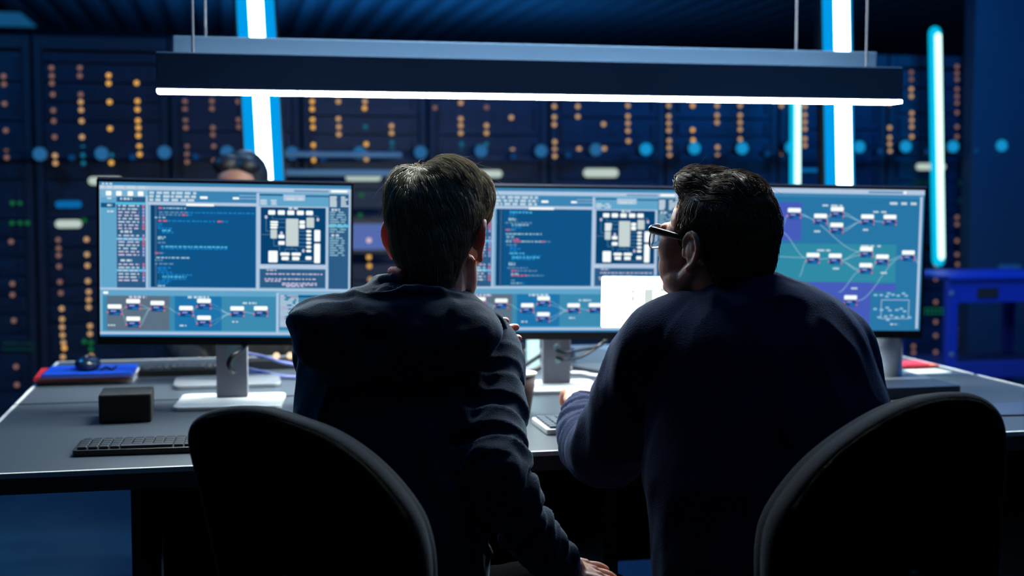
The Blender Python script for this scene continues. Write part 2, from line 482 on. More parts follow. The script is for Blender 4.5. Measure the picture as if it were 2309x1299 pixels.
beam(352, 2036, 222, 3.20, 1.468, 1.560, .07, 'nearer dark pendant lamp beam over the desk with a glowing white underside', (434, 1955))
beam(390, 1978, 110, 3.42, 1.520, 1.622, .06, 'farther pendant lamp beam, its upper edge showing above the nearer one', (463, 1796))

# ceiling panels
def ceil_panel(x, y, w, d, m, lab):
    e = empty('ceiling_light', (x, y, ZC - .03), lab, 'ceiling light', 'ceiling light panels')
    bm = bmesh.new(); box(bm, (x, y, ZC - .012), (w + .04, d + .04, .02)); build('frame', bm, M_dark, e)
    bm = bmesh.new(); box(bm, (x, y, ZC - .026), (w, d, .008)); build('panel', bm, m, e)
cp = emi('ceiling_panel_blue', (30, 120, 200), 1.0)
ppos = P(8, 45, Z=ZC - .03)
ceil_panel(ppos.x - .4, ppos.y, 1.2, .9, emi('ceiling_panel_dim', (20, 84, 130), .8), 'dim blue ceiling light panel cut by the upper left corner')

# ------------------------------------------------------------------ desks
DX0, DX1, DY0, DY1, DZ = -.494, 1.985, 2.465, 4.06, .74
def desk(y0, y1, lab, front):
    e = empty('desk', ((DX0 + DX1) / 2, (y0 + y1) / 2, 0), lab, 'desk', 'two long desks back to back')
    bm = bmesh.new(); box(bm, ((DX0 + DX1) / 2, (y0 + y1) / 2, DZ - .02), (DX1 - DX0, y1 - y0, .04)); build('desktop', bm, M_desk, e, bevel=.002)
    ye = y0 - .0015 if front else y1 + .0015
    bm = bmesh.new(); box(bm, ((DX0 + DX1) / 2, ye, DZ - .0045), (DX1 - DX0, .009, .010)); build('edge_trim', bm, M_edge, e, bevel=.0015)
    for sx in (-1, 1):
        xx = DX0 - .0015 if sx < 0 else DX1 + .0015
        bm = bmesh.new(); box(bm, (xx, (y0 + y1) / 2, DZ - .0045), (.010, y1 - y0, .010)); build('side_trim', bm, M_edge, e, bevel=.0015)
    for xx in (-.175, .74, 1.72):
        bm = bmesh.new(); box(bm, (xx, (y0 + y1) / 2, (DZ - .04) / 2), (.022 if xx < 0 else .03, y1 - y0 - .12, DZ - .04)); build('panel_leg', bm, M_dark, e, bevel=.002)
    ym = y1 - .12 if front else y0 + .12
    bm = bmesh.new(); box(bm, ((DX0 + DX1) / 2 + .02, ym, .5), (1.85, .018, .36)); build('modesty_panel', bm, M_dark, e)
desk(DY0, 3.255, 'near half of the long grey desk, in front of the two seated persons', True)
desk(3.275, DY1, 'far half of the long grey desk, beyond the narrow dark gap', False)

# ------------------------------------------------------------------ monitors
UI = {}
def ui(name, rgb, s=1.0, big=False):
    if name not in UI: UI[name] = emi('ui_' + name, rgb, s, 'AUTO' if big else 'NONE')
    return name
ui('pale', (122, 176, 208), 1.0, True); ui('border', (178, 200, 226), 1.0); ui('code', (14, 84, 136), 1.0, True); ui('side', (96, 164, 202), 1.0, True)
ui('list', (44, 92, 134), 1.0, True); ui('white', (236, 243, 240), 1.15); ui('wtext', (196, 216, 228), 1.0); ui('grey', (198, 212, 212), 1.0); ui('blue', (24, 128, 200), 1.0); ui('cyan', (84, 190, 226), 1.0)
ui('red', (214, 104, 132), 1.0); ui('mute', (96, 140, 176), 1.0); ui('bar', (60, 132, 178), 1.0, True); ui('deep', (6, 66, 112), 1.0, True); ui('node1', (92, 112, 132), 1.0, True)
ui('node2', (30, 116, 172), 1.0, True); ui('node3', (60, 138, 176), 1.0, True); ui('line', (150, 196, 214), 1.0); ui('pink', (204, 198, 224), 1.0)
ui('purple', (70, 92, 186), 1.0, True); ui('teal', (48, 138, 166), 1.0, True); ui('bg3', (40, 118, 166), 1.0, True); ui('bright', (250, 254, 240), 9.0, True)
ui('vlav', (160, 160, 226), 1.0); ui('titleblue', (30, 140, 206), 1.0); ui('shade', (204, 218, 212), 1.1); ui('dkblue', (20, 70, 130), 1.0)
UIN = list(UI.keys())

class Scr:
    """flat screen content; u,v in 0..1, v down"""
    def __init__(s, W, H, M): s.W, s.H, s.M = W, H, M; s.bm = bmesh.new()
    def pt(s, u, v, l): return s.M @ Vector(((u - .5) * s.W, -.0002 - l * .00016, (.5 - v) * s.H))
    def rect(s, u0, v0, u1, v1, c, l=1, rr=0):
        if rr:
            w, h = (u1 - u0), (v1 - v0); r = min(rr, w * s.W / 2, h * s.H / 2)
            pts = [s.pt((u0 + u1) / 2 + x / s.W, (v0 + v1) / 2 - y / s.H, l) for x, y in rrect(w * s.W, h * s.H, r, 3)]
            f = s.bm.faces.new([s.bm.verts.new(p) for p in pts])
        else:
            f = s.bm.faces.new([s.bm.verts.new(s.pt(a, b, l)) for a, b in ((u0, v0), (u0, v1), (u1, v1), (u1, v0))])
        f.material_index = UIN.index(c)
    def line(s, pts, c, l=3, w=.0012):
        q = [Vector((u * s.W, v * s.H)) for u, v in pts]
        for a, b in zip(q, q[1:]):
            d = (b - a)
            if d.length < 1e-6: continue
            n = Vector((-d.y, d.x)).normalized() * w / 2
            vs = [a + n, b + n, b - n, a - n]
            f = s.bm.faces.new([s.bm.verts.new(s.pt(v.x / s.W, v.y / s.H, l)) for v in vs]); f.material_index = UIN.index(c)
    def wire(s, a, b, c='line', l=3, w=.0013):
        pts = []
        for i in range(13):
            t = i / 12; e = t * t * (3 - 2 * t)
            pts.append((a[0] + (b[0] - a[0]) * t, a[1] + (b[1] - a[1]) * e))
        s.line(pts, c, l, w)
    def text(s, u0, v, u1, h, c, l=3, dens=.8, word=.014):
        u = u0
        while u < u1:
            w = word * random.uniform(.4, 1.3)
            e = min(u + w, u1)
            s.rect(u, v - h / 2, e, v + h / 2, 'wtext' if c == 'white' else c, l)
            u = e + word * random.uniform(.15, .4) / dens
    def node(s, u, v, l=4, w=.055, h=.085):
        s.rect(u, v, u + w, v + h * .36, 'white', l, .0025)
        s.rect(u + .004, v + h * .4, u + w - .002, v + h * .9, 'dkblue', l)
        s.rect(u + .012, v + h * .5, u + w * .6, v + h * .6, 'vlav', l + 1); s.rect(u + w * .45, v + h * .72, u + w * .85, v + h * .82, 'blue', l + 1)
        s.rect(u - .003, v + h * .6, u + .004, v + h * .74, 'red', l + 2); s.rect(u + w - .005, v + h * .42, u + w + .002, v + h * .54, 'red', l + 2)
        s.rect(u + w - .005, v + h * .74, u + w + .002, v + h * .88, 'red', l + 2)
    def done(s, parent):
        me = bpy.data.meshes.new('screen'); s.bm.to_mesh(me); s.bm.free()
        return link_mesh('screen', me, [_m['ui_' + n] for n in UIN], parent)

def zx(x): return (x - 85) / 1777.0
def zy(y): return (y - 75) / 1118.0

def ide(s, code_rows, window=False):
    s.rect(0, 0, 1, 1, 'pale', 0)
    s.rect(0, 0, 1, .022, 'bar', 1)
    s.rect(.0, .022, 1, .047, 'border', 1)
    s.text(.01, .012, .05, .012, 'white', 2); s.text(.005, .032, .19, .018, 'white', 2, word=.03)
    s.rect(.77, .034, .91, .044, 'mute', 3); s.rect(.92, .03, .985, .045, 'white', 3)
    for u in (.025, .065, .11, .15): s.rect(u, .058, u + .022, .088, 'white', 3, .002)
    # toolbar
    s.rect(.19, .052, .62, .125, 'bar', 1)
    for r_ in range(3):
        s.text(.195, .065 + .023 * r_, .38, .016, 'white', 3, word=.022)
    s.rect(.395, .084, .425, .1, 'white', 3, .001); s.rect(.525, .086, .55, .1, 'white', 3, .001); s.line([(.55, .075), (.62, .075)], 'border'); s.line([(.55, .095), (.62, .095)], 'border')
    # left bars
    s.rect(.005, .1, zx(200), zy(838), 'side', 1)
    s.rect(.005, .135, zx(195), .165, 'code', 2); s.text(.03, .105, .05, .012, 'white', 3); s.text(.03, .15, .05, .012, 'white', 3); s.text(.03, .19, .055, .012, 'white', 3)
    s.rect(zx(203), zy(180), zx(405), zy(838), 'list', 1)
    for vv in (zy(228), zy(485), zy(712)): s.rect(zx(203), vv - .008, zx(405), vv + .008, 'cyan', 2)
    for (y0, y1, h0) in ((245, 410, 195), (460, 620, 432), (668, 805, 640)):
        s.text(zx(230), zy(h0), zx(310), .014, 'white', 3)
        y = y0
        while y <= y1:
            s.text(zx(215), zy(y), zx(360), .009, 'white' if random.random() > .5 else 'pink', 3, word=.02)
            s.rect(zx(383), zy(y) - .008, zx(398), zy(y) + .008, 'red' if random.random() < .3 else 'vlav', 3, .001)
            y += 23.3
    s.rect(zx(408), zy(170), zx(420), zy(840), 'border', 2)
    # code area
    s.rect(zx(425), zy(212), zx(1185), zy(236), 'border', 1); s.rect(zx(690), zy(224), zx(885), zy(240), 'white', 3)
    s.rect(zx(440), zy(236), zx(1183), zy(832), 'code', 1)
    s.rect(zx(440), zy(236), zx(492), zy(832), 'deep', 2)
    y = 248
    while y < 828:
        s.rect(zx(470), zy(y) - .002, zx(484), zy(y) + .002, 'mute', 3); y += 14.6
    for (yy, segs) in code_rows:
        for (a, b, c) in segs: s.text(zx(a), zy(yy), zx(b), .0095, c, 3)
    s.rect(zx(1186), zy(140), zx(1206), zy(838), 'border', 1)
    # schematic panel
    s.rect(zx(1206), zy(140), zx(1700), zy(232), 'side', 1); s.rect(zx(1206), zy(144), zx(1375), zy(156), 'code', 2); s.rect(zx(1535), zy(150), zx(1705), zy(160), 'code', 2)
    s.rect(zx(1378), zy(148), zx(1532), zy(190), 'border', 3); s.text(zx(1398), zy(178), zx(1512), .016, 'white', 4, word=.03)
    for r_ in range(3): s.text(zx(1212), zy(190 + 14 * r_), zx(1330), .009, 'white', 3, word=.04)
    s.rect(zx(1206), zy(232), zx(1700), zy(668), 'border', 1)
    s.rect(zx(1216), zy(240), zx(1682), zy(657), 'deep', 2)
    s.text(zx(1415), zy(246), zx(1485), .014, 'white', 4)
    W = lambda a, b, c, d, col='white': s.rect(zx(a), zy(b), zx(c), zy(d), col, 4, .0022)
    for a in (1270, 1338, 1406, 1474, 1540): W(a, 262, a + 50, 294)
    W(1397, 322, 1486, 522, 'grey'); W(1543, 312, 1598, 386, 'grey'); W(1285, 340, 1340, 356); W(1285, 360, 1340, 376); W(1285, 380, 1336, 396); W(1287, 402, 1333, 468, 'grey')
    W(1493, 334, 1532, 358); W(1493, 362, 1532, 392); W(1600, 402, 1643, 486); W(1600, 502, 1643, 645); W(1343, 440, 1386, 466); W(1343, 486, 1388, 514)
    W(1272, 558, 1338, 643); W(1358, 570, 1424, 592); W(1438, 570, 1504, 592); W(1366, 600, 1418, 626); W(1442, 600, 1494, 626); W(1538, 596, 1580, 622)
    for y in (404, 432, 460, 488, 518, 548): W(1543, y, 1578, y + 18)
    for (a, b) in ((1255, 312), (1625, 326), (1365, 428), (1522, 556)): W(a - 9, b - 12, a + 9, b + 12, 'pink')
    for pl in ([(1255, 325), (1255, 415), (1285, 415)], [(1222, 440), (1285, 440)], [(1300, 296), (1300, 326), (1397, 326)], [(1565, 300), (1625, 300), (1625, 316)],
               [(1310, 468), (1310, 522), (1352, 522), (1352, 556)], [(1392, 570), (1392, 544), (1474, 544), (1474, 570)], [(1400, 634), (1600, 634)], [(1440, 522), (1440, 544)],
               [(1486, 412), (1543, 412)], [(1486, 440), (1543, 440)], [(1486, 468), (1543, 468)], [(1486, 496), (1543, 496)], [(1486, 524), (1543, 524)], [(1340, 350), (1397, 350)], [(1340, 386), (1397, 386)]):
        s.line([(zx(a), zy(b)) for a, b in pl], 'mute', 3, .001)
    # text panel under the schematic
    s.rect(zx(1206), zy(668), zx(1700), zy(690), 'border', 1); s.text(zx(1212), zy(680), zx(1280), .012, 'white', 3); s.rect(zx(1212), zy(692), zx(1682), zy(830), 'list', 1)
    for (yy, a, b) in ((700, 1260, 1330), (728, 1255, 1665), (765, 1245, 1612), (780, 1250, 1360), (796, 1370, 1620), (808, 1370, 1620), (818, 1400, 1530)):
        s.text(zx(a), zy(yy), zx(b), .008, 'pink', 3)
    s.rect(zx(1684), zy(690), zx(1702), zy(838), 'border', 1)
    # right sidebar
    s.rect(zx(1703), zy(140), zx(1846), zy(835), 'list', 1); s.rect(zx(1848), zy(100), zx(1860), zy(840), 'border', 1)
    for r_ in range(5): s.text(zx(1710), zy(160 + 16 * r_), zx(1760), .012, 'white', 3, word=.04); s.text(zx(1790), zy(160 + 16 * r_), zx(1845), .01, 'white', 3, word=.04)
    for (h0, y0, y1, xr_) in ((252, 270, 425, 1828), (440, 460, 590, 1818)):
        s.text(zx(1722), zy(h0), zx(1782), .014, 'white', 3); y = y0
        while y < y1: s.text(zx(1712), zy(y), zx(xr_), .007, 'line', 3, word=.03); y += 18
    s.rect(zx(1703), zy(360), zx(1850), zy(380), 'cyan', 2)
    # horizontal divider and node strip
    s.rect(0, zy(838), 1, zy(852), 'border', 2)
    s.rect(.008, zy(858), zx(1345), zy(1172), 'side', 1); s.rect(zx(108), zy(866), zx(142), zy(884), 'white', 3)
    s.rect(zx(105), zy(896), zx(1328), zy(1150), 'node3', 2)
    s.rect(zx(133), zy(896), zx(572), zy(1150), 'node1', 3); s.rect(zx(608), zy(896), zx(940), zy(1150), 'node2', 3)
    s.text(zx(288), zy(906), zx(410), .014, 'pink', 4); s.text(zx(700), zy(904), zx(850), .014, 'white', 4); s.text(zx(1090), zy(944), zx(1188), .012, 'white', 4)
    s.text(zx(140), zy(1112), zx(190), .01, 'white', 4); s.text(zx(643), zy(1112), zx(690), .01, 'white', 4); s.text(zx(1015), zy(1082), zx(1062), .01, 'white', 4)
    nd = [(138, 960), (268, 920), (268, 1048), (438, 932), (640, 968), (766, 914), (766, 1038), (1002, 968), (1170, 966)]
    for a, b in nd: s.node(zx(a), zy(b), 4, .055, .078)
    for p, q in (((234, 1000), (270, 975)), ((234, 1010), (270, 1100)), ((362, 960), (438, 988)), ((362, 990), (438, 988)), ((362, 1090), (438, 988)), ((362, 1115), (440, 990)),
                 ((534, 970), (640, 1022)), ((736, 1005), (766, 966)), ((736, 1020), (768, 1092)), ((860, 950), (1002, 1022)), ((860, 980), (1002, 1022)), ((860, 1078), (1002, 1024)),
                 ((860, 1108), (1002, 1026)), ((1096, 1008), (1170, 1020))):
        s.wire((zx(p[0]), zy(p[1])), (zx(q[0]), zy(q[1])), 'line', 3, .0012)
    s.rect(zx(1330), zy(866), zx(1346), zy(1172), 'border', 3)
    s.rect(zx(1350), zy(880), zx(1855), zy(1145), 'node3', 2)
    y = 888
    while y < 1120: s.text(zx(1356), zy(y), zx(1488), .008, 'pink' if random.random() > .6 else 'white', 3, word=.04); y += 14
    s.rect(zx(1405), zy(884), zx(1625), zy(900), 'code', 3)
    s.rect(0, zy(1160), 1, zy(1178), 'border', 2); s.rect(0, zy(1178), 1, 1, 'node2', 1)
    if window:
        s.rect(.672, .6, .998, .615, 'titleblue', 7); s.text(.675, .608, .8, .008, 'white', 8, word=.03)
        s.rect(.668, .612, .995, .965, 'bright', 7, .003)
        for u in (.79, .825, .86, .893, .925): s.rect(u, .65, u + .02, .658, 'shade', 8)
        s.rect(.856, .695, .898, .82, 'shade', 8); s.rect(.905, .695, .915, .73, 'shade', 8); s.rect(.927, .685, .952, .72, 'shade', 8)
        s.rect(.797, .7, .815, .73, 'shade', 8); s.rect(.797, .745, .815, .785, 'shade', 8); s.rect(.828, .772, .845, .78, 'shade', 8); s.rect(.828, .808, .845, .816, 'shade', 8)
        s.rect(.96, .745, .972, .79, 'mute', 8); s.rect(.798, .865, .84, .9, 'shade', 8)

def graph(s):
    U = lambda x: (x - 1580) / 498.0
    V = lambda y: (y - 430) / 323.0
    s.rect(0, 0, 1, 1, 'bg3', 0); s.rect(0, 0, 1, .035, 'border', 1); s.rect(0, .035, 1, .06, 'bar', 1)
    s.rect(U(1950), .012, U(2028), .026, 'mute', 2); s.rect(U(2030), .01, U(2036), .028, 'white', 2)
    s.rect(0, V(555), U(2018), V(642), 'teal', 1); s.rect(U(1740), V(462), U(1802), V(548), 'purple', 1); s.rect(U(1600), V(642), U(1963), V(742), 'purple', 1); s.rect(U(1963), V(645), U(2020), V(662), 'purple', 1)
    s.text(U(1999), V(461), U(2060), .018, 'white', 4, word=.035)
    s.rect(U(2068), V(445), U(2074), V(748), 'border', 2)
    k = 498.0; w = 29 / k; h = 27 / 323.0
    nn = [(1770, 475), (1829, 487), (1866, 471), (1866, 507), (1935, 487), (1986, 487), (1815, 576), (1865, 577), (1935, 561), (1935, 598), (1972, 578), (2031, 568), (1640, 480), (1650, 590), (1700, 690), (1903, 672)]
    for a, b in nn: s.node(U(a), V(b), 4, w, h)
    for p, q in (((1800, 488), (1829, 500)), ((1800, 492), (1935, 572)), ((1858, 498), (1866, 522)), ((1858, 496), (1866, 490)), ((1895, 484), (1935, 502)), ((1895, 490), (1935, 502)), ((1895, 520), (1935, 504)), ((1895, 526), (1935, 504)),
                 ((1964, 502), (1986, 503)), ((1755, 528), (1815, 588)), ((1740, 585), (1815, 587)), ((1844, 590), (1865, 588)), ((1893, 592), (1935, 572)), ((1893, 592), (1935, 580)), ((1893, 594), (1935, 612)), ((1893, 594), (1935, 616)),
                 ((1964, 575), (1972, 590)), ((1964, 612), (1972, 592)), ((2000, 592), (2031, 580)), ((2060, 582), (2070, 600)), ((1935, 684), (2031, 584)), ((1800, 630), (1815, 592)), ((1890, 665), (1935, 618)), ((1757, 520), (1770, 490))):
        s.wire((U(p[0]), V(p[1])), (U(q[0]), V(q[1])), 'line', 3, .0014)
    for a, b, c in ((1847, 468, 45), (1962, 481, 30), (1838, 570, 30), (1937, 559, 45), (1830, 527, 15), (1940, 522, 14), (1875, 611, 14), (1984, 620, 14), (1918, 656, 14)):
        s.text(U(a), V(b), U(a + c), .012, 'white', 3, word=.03)
    # mini map
    for (a, b) in ((1970, 669), (1983, 669), (2000, 665), (1996, 672), (2010, 668), (2022, 670), (2034, 665), (2040, 670), (1970, 701), (1985, 703), (1998, 698), (2004, 704), (2020, 703), (2030, 700), (2038, 706),
                   (1980, 720), (1995, 718), (2008, 716), (2020, 720), (2034, 718), (2050, 720), (2000, 726)):
        s.rect(U(a), V(b), U(a + 8), V(b + 4), 'line', 3); s.rect(U(a + 2), V(b + 5), U(a + 9), V(b + 7), 'blue', 3)
    q = [(U(1988), V(682)), (U(2051), V(682)), (U(2051), V(725)), (U(1988), V(725)), (U(1988), V(682))]
    s.line(q, 'border', 4, .0016); s.text(U(2010), V(738), U(2028), .01, 'white', 3)

def stand(e, M, colx, colw, z0, z1, depth_off, basew, based, hole, mcol, mbase):
    """column and base in monitor-local coordinates (x right, y away from viewer, z up, origin desk level)"""
    n = 10
    bm = bmesh.new()
    pts = rrect(colw, z1 - z0, .004, 2)
    T = M @ Matrix.Translation((colx, depth_off, (z0 + z1) / 2)) @ Matrix.Rotation(PI / 2, 4, 'X')
    prism(bm, pts, -.012, .012, T)
    c = build('stand_column', bm, mcol, e, bevel=.002)
    if hole:
        bm = bmesh.new(); prism(bm, rrect(.024, .055, .0118, 6), .0121, .0132, M @ Matrix.Translation((colx + hole[0], depth_off, hole[1])) @ Matrix.Rotation(PI / 2, 4, 'X'))
        build('cable_opening', bm, mat('opening_pale', (130, 160, 170), .4), c)
    bm = bmesh.new(); prism(bm, rrect(basew, based, .018, 5), 0, .011, M @ Matrix.Translation((colx, depth_off - based / 2 + .06, 0)))
    build('stand_base', bm, M_basep, e, bevel=.003)

def monitor(pl, pr, H, zc_, content, lab, colpx, colw, hole, tilt=0, mcol=None, mbase=None, basew=.24, based=.2, doff=.05):
    X = (pr - pl); W = X.length; X = X.normalized()
    Z = Vector((0, 0, 1)); Z = (Z - X * Z.dot(X)).normalized(); Yv = Z.cross(X)
    c = (pl + pr) / 2
    M = Matrix.Translation(c) @ Matrix(((X.x, Yv.x, Z.x, 0), (X.y, Yv.y, Z.y, 0), (X.z, Yv.z, Z.z, 0), (0, 0, 0, 1)))
    e = empty('monitor', (c.x, c.y, DZ), lab, 'monitor', 'computer monitors on the near desk')
    bm = bmesh.new()
    prism(bm, rrect(W, H, .006, 3), -.014, .0, M @ Matrix.Rotation(PI / 2, 4, 'X') @ Matrix.Translation((0, 0, 0)))
    prism(bm, rrect(W * .7, H * .6, .03, 3), -.035, -.014, M @ Matrix.Rotation(PI / 2, 4, 'X'))
    build('case', bm, M_black, e, bevel=.002)
    # bezel rim
    bz, bb = .006, .019
    bm = bmesh.new()
    box(bm, (0, -.001, H / 2 - bz / 2), (W, .004, bz), M); box(bm, (-W / 2 + bz / 2, -.001, (bb - bz) / 2), (bz, .004, H - bz - bb), M)
    box(bm, (W / 2 - bz / 2, -.001, (bb - bz) / 2), (bz, .004, H - bz - bb), M); box(bm, (0, -.001, -H / 2 + bb / 2), (W, .004, bb), M)
    build('bezel', bm, M_black, e)
    bm = bmesh.new(); box(bm, (0, .005, H / 2 + .002), (W - .004, .018, .004), M); build('top_edge_highlight', bm, M_trim, e)
    SM = M @ Matrix.Translation((0, 0, (bb - bz) / 2))
    s = Scr(W - 2 * bz, H - bz - bb, SM)
    content(s); s.done(e)
    # stand: vertical, heading of the monitor
    hd = math.atan2(X.y, X.x)
    MD = Matrix.Translation((c.x, c.y, DZ)) @ Matrix.Rotation(hd, 4, 'Z')
    off = (P(colpx, 850, D=(c - C0).dot(cf)) - c).dot(X)
    stand(e, MD, off, colw, .011, c.z - DZ - H * .15, doff, basew, based, hole, mcol or M_grey, mbase or M_silver)
    return e, M, MD, off

random.seed(3)
codeL = [(258, [(495, 525, 'red'), (530, 690, 'line')]), (288, [(500, 700, 'mute'), (700, 920, 'blue'), (920, 1180, 'blue')]), (306, [(500, 660, 'mute'), (660, 695, 'red'), (695, 730, 'blue')]),
         (326, [(470, 550, 'line')]), (350, [(495, 555, 'red'), (560, 640, 'blue'), (640, 900, 'blue'), (910, 945, 'red'), (945, 985, 'blue')]), (372, [(488, 520, 'blue')]), (388, [(490, 520, 'blue')]),
         (404, [(490, 590, 'blue')]), (420, [(520, 580, 'cyan')]), (434, [(522, 606, 'blue')]), (468, [(490, 545, 'line')]), (480, [(490, 530, 'line')]), (508, [(490, 545, 'mute')]),
         (536, [(515, 980, 'cyan')]), (550, [(515, 990, 'blue')]), (584, [(470, 505, 'red'), (505, 540, 'mute')]), (617, [(480, 712, 'line')]), (636, [(470, 525, 'mute')]), (662, [(470, 605, 'mute')]),
         (690, [(488, 580, 'blue')]), (706, [(490, 560, 'blue')]), (724, [(488, 600, 'blue')]), (742, [(522, 735, 'blue')]), (756, [(522, 690, 'cyan')]), (772, [(525, 685, 'blue')]), (788, [(490, 580, 'blue')]),
         (804, [(488, 560, 'blue')]), (822, [(488, 540, 'line')])]
codeM = [(254, [(540, 690, 'blue')]), (264, [(545, 720, 'cyan')]), (284, [(540, 600, 'blue')]), (312, [(535, 590, 'line')]), (322, [(535, 600, 'line')]), (344, [(510, 715, 'mute')]), (360, [(560, 690, 'line')]), (378, [(560, 640, 'blue')]),
         (398, [(515, 550, 'red'), (550, 590, 'mute')]), (430, [(515, 795, 'line')]), (452, [(520, 580, 'line')]), (472, [(520, 570, 'mute'), (575, 615, 'red')]), (488, [(515, 570, 'line'), (575, 640, 'red'), (640, 790, 'line'), (790, 815, 'red'), (815, 860, 'mute')]),
         (514, [(520, 600, 'mute')]), (532, [(545, 600, 'blue')]), (546, [(550, 630, 'blue')]), (562, [(545, 600, 'blue')]), (580, [(545, 660, 'cyan')]), (600, [(560, 790, 'blue')]), (612, [(565, 780, 'cyan')]), (626, [(560, 740, 'blue')]),
         (656, [(540, 590, 'line')]), (668, [(540, 590, 'line')]), (694, [(530, 700, 'mute')]), (716, [(560, 605, 'red'), (605, 760, 'mute')]), (740, [(560, 620, 'line')]), (752, [(560, 680, 'red'), (680, 815, 'mute')]), (790, [(560, 600, 'mute')]), (812, [(560, 640, 'line'), (640, 680, 'blue')])]
monA = monitor(P(219, 591, D=3.06), P(796, 597, D=3.125), .381, 0, lambda s: ide(s, codeL), 'left monitor showing code with nothing in front of it, wide grey stand below', 513, .073, (0, .115), basew=.245, based=.2)
monB = monitor(P(1008, 592, D=3.28), P(1531, 595, D=3.36), .383, 0, lambda s: ide(s, codeM, True), 'middle monitor between the two seated persons, a white window open on its screen', 1261, .072, None, basew=.2, based=.18)
monC = monitor(P(1574, 589, D=3.32), P(2084, 594, D=3.40), .384, 0, graph, 'right monitor showing a node graph behind the person with glasses', 1828, .07, None)

# cable through the left stand
def cable(name, pts, r, m, lab, cat='cable', parent=None):
    bm = bmesh.new(); tube(bm, pts, r, n=8, sub=5); o = build(name, bm, m, parent, smooth=True)
    if lab: tag(o, lab, cat)
    return o
cable('cable', [P(556, 776, D=3.135), P(540, 792, D=3.06), P(523, 805, D=3.035), P(516, 822, D=3.035), P(521, 836, D=3.05), P(526, 838, D=3.07)], .006, M_black, 'black cable hanging in the opening of the left monitor stand')
lavc = mat('purple_lit_cable', (120, 130, 190), .35)  # purple light on the wires put into their colour
for pts, lab in (([(548, 795), (600, 806), (640, 818), (720, 830)], 'topmost of the three pale cables right of the left monitor stand'),
                 ([(548, 830), (590, 838), (640, 848), (720, 856)], 'second of the three pale cables right of the left monitor stand'),
                 ([(548, 841), (590, 852), (640, 864), (720, 880)], 'lowest of the three pale cables right of the left monitor stand')):
    q = [P(a, b, D=3.62 - i * .04) for i, (a, b) in enumerate(pts)]
    for v in q: v.z = max(v.z, DZ + .006)
    cable('cable', q, .0045, lavc, lab)
# hole and cables of the middle stand
for py, lab in ((790, 'upper black cable loop plugged behind the middle monitor stand'), (806, 'lower black cable loop plugged behind the middle monitor stand')):
    cable('cable', [P(1256, py, D=3.33), P(1275, py + 6, D=3.34), P(1310, py - 2, D=3.4), P(1350, 780, D=3.46), P(1365, 768, D=3.46)], .0048, M_black, lab)
bm = bmesh.new()
for (a, b, w, h) in ((1256, 783, 14, 16), (1258, 813, 12, 14)):
    c = P(a, b, D=3.345); ell(bm, c, (w / 2 * .0011, .004, h / 2 * .0011), n=12)
build('cable_socket', bm, mat('socket_pale', (150, 190, 200), .3), monB[0])
for i, (pts, m, lab) in enumerate((([(1240, 842), (1310, 842), (1350, 848), (1420, 838)], M_grey, 'grey cable lying right of the middle monitor stand'),
                                   ([(1290, 828), (1330, 836), (1380, 842), (1440, 846)], M_black, 'black cable lying right of the middle monitor stand'),
                                   ([(1180, 842), (1205, 834), (1225, 826), (1260, 815)], M_black, 'black cable rising left of the middle monitor stand'),
                                   ([(1180, 826), (1205, 810), (1220, 800), (1250, 780)], M_dark, 'upper dark cable rising left of the middle monitor stand'))):
    q = [P(a, b, Z=DZ + .008) if i < 2 else P(a, b, D=3.62) for a, b in pts]
    for v in q: v.z = max(v.z, DZ + .007)
    cable('cable', q, .006, m, lab)

# monitors of the opposite desk, backs to us
def back_monitor(pxc, D, lab, colw, mcol, base_w, base_d, W=.3, zb=.9, mb=None, round_=False, cx=0):
    c = PZ(pxc, DZ, D)
    MD = Matrix.Translation(c)
    e = empty('monitor', c, lab, 'monitor', 'monitors of the far desk seen from behind')
    bm = bmesh.new()
    prism(bm, rrect(W, .28, .01, 3), -.02, .02, MD @ Matrix.Translation((cx, .03, zb + .14 - DZ)) @ Matrix.Rotation(PI / 2, 4, 'X'))
    build('case', bm, M_dark, e, bevel=.003)
    bm = bmesh.new()
    if round_: cyl(bm, c + Vector((0, 0, .01)), c + Vector((0, 0, zb - DZ + .1)), colw / 2, 28)
    else: box(bm, (c.x, c.y, DZ + .01 + (zb - DZ) / 2 + .04), (colw, .02, zb - DZ + .08))
    build('stand_column', bm, mcol, e, smooth=round_, bevel=0 if round_ else .003)
    bm = bmesh.new(); prism(bm, rrect(base_w, base_d, .02, 5), 0, .012, MD); build('stand_base', bm, mb or M_silver, e, bevel=.003)
back_monitor(508, 3.42, 'far desk monitor hidden behind the left monitor, only its flat silver base showing', .05, M_grey, .27, .17)
back_monitor(1202, 3.72, 'far desk monitor hidden behind the middle monitor, pale stand just left of the near stand', .035, mat('stand_pale', (150, 180, 186), .4), .2, .16)
back_monitor(2003, 3.50, 'far desk monitor behind the right monitor standing on a thick silver round column', .085, M_silver, .2, .2, round_=True, cx=-.09)

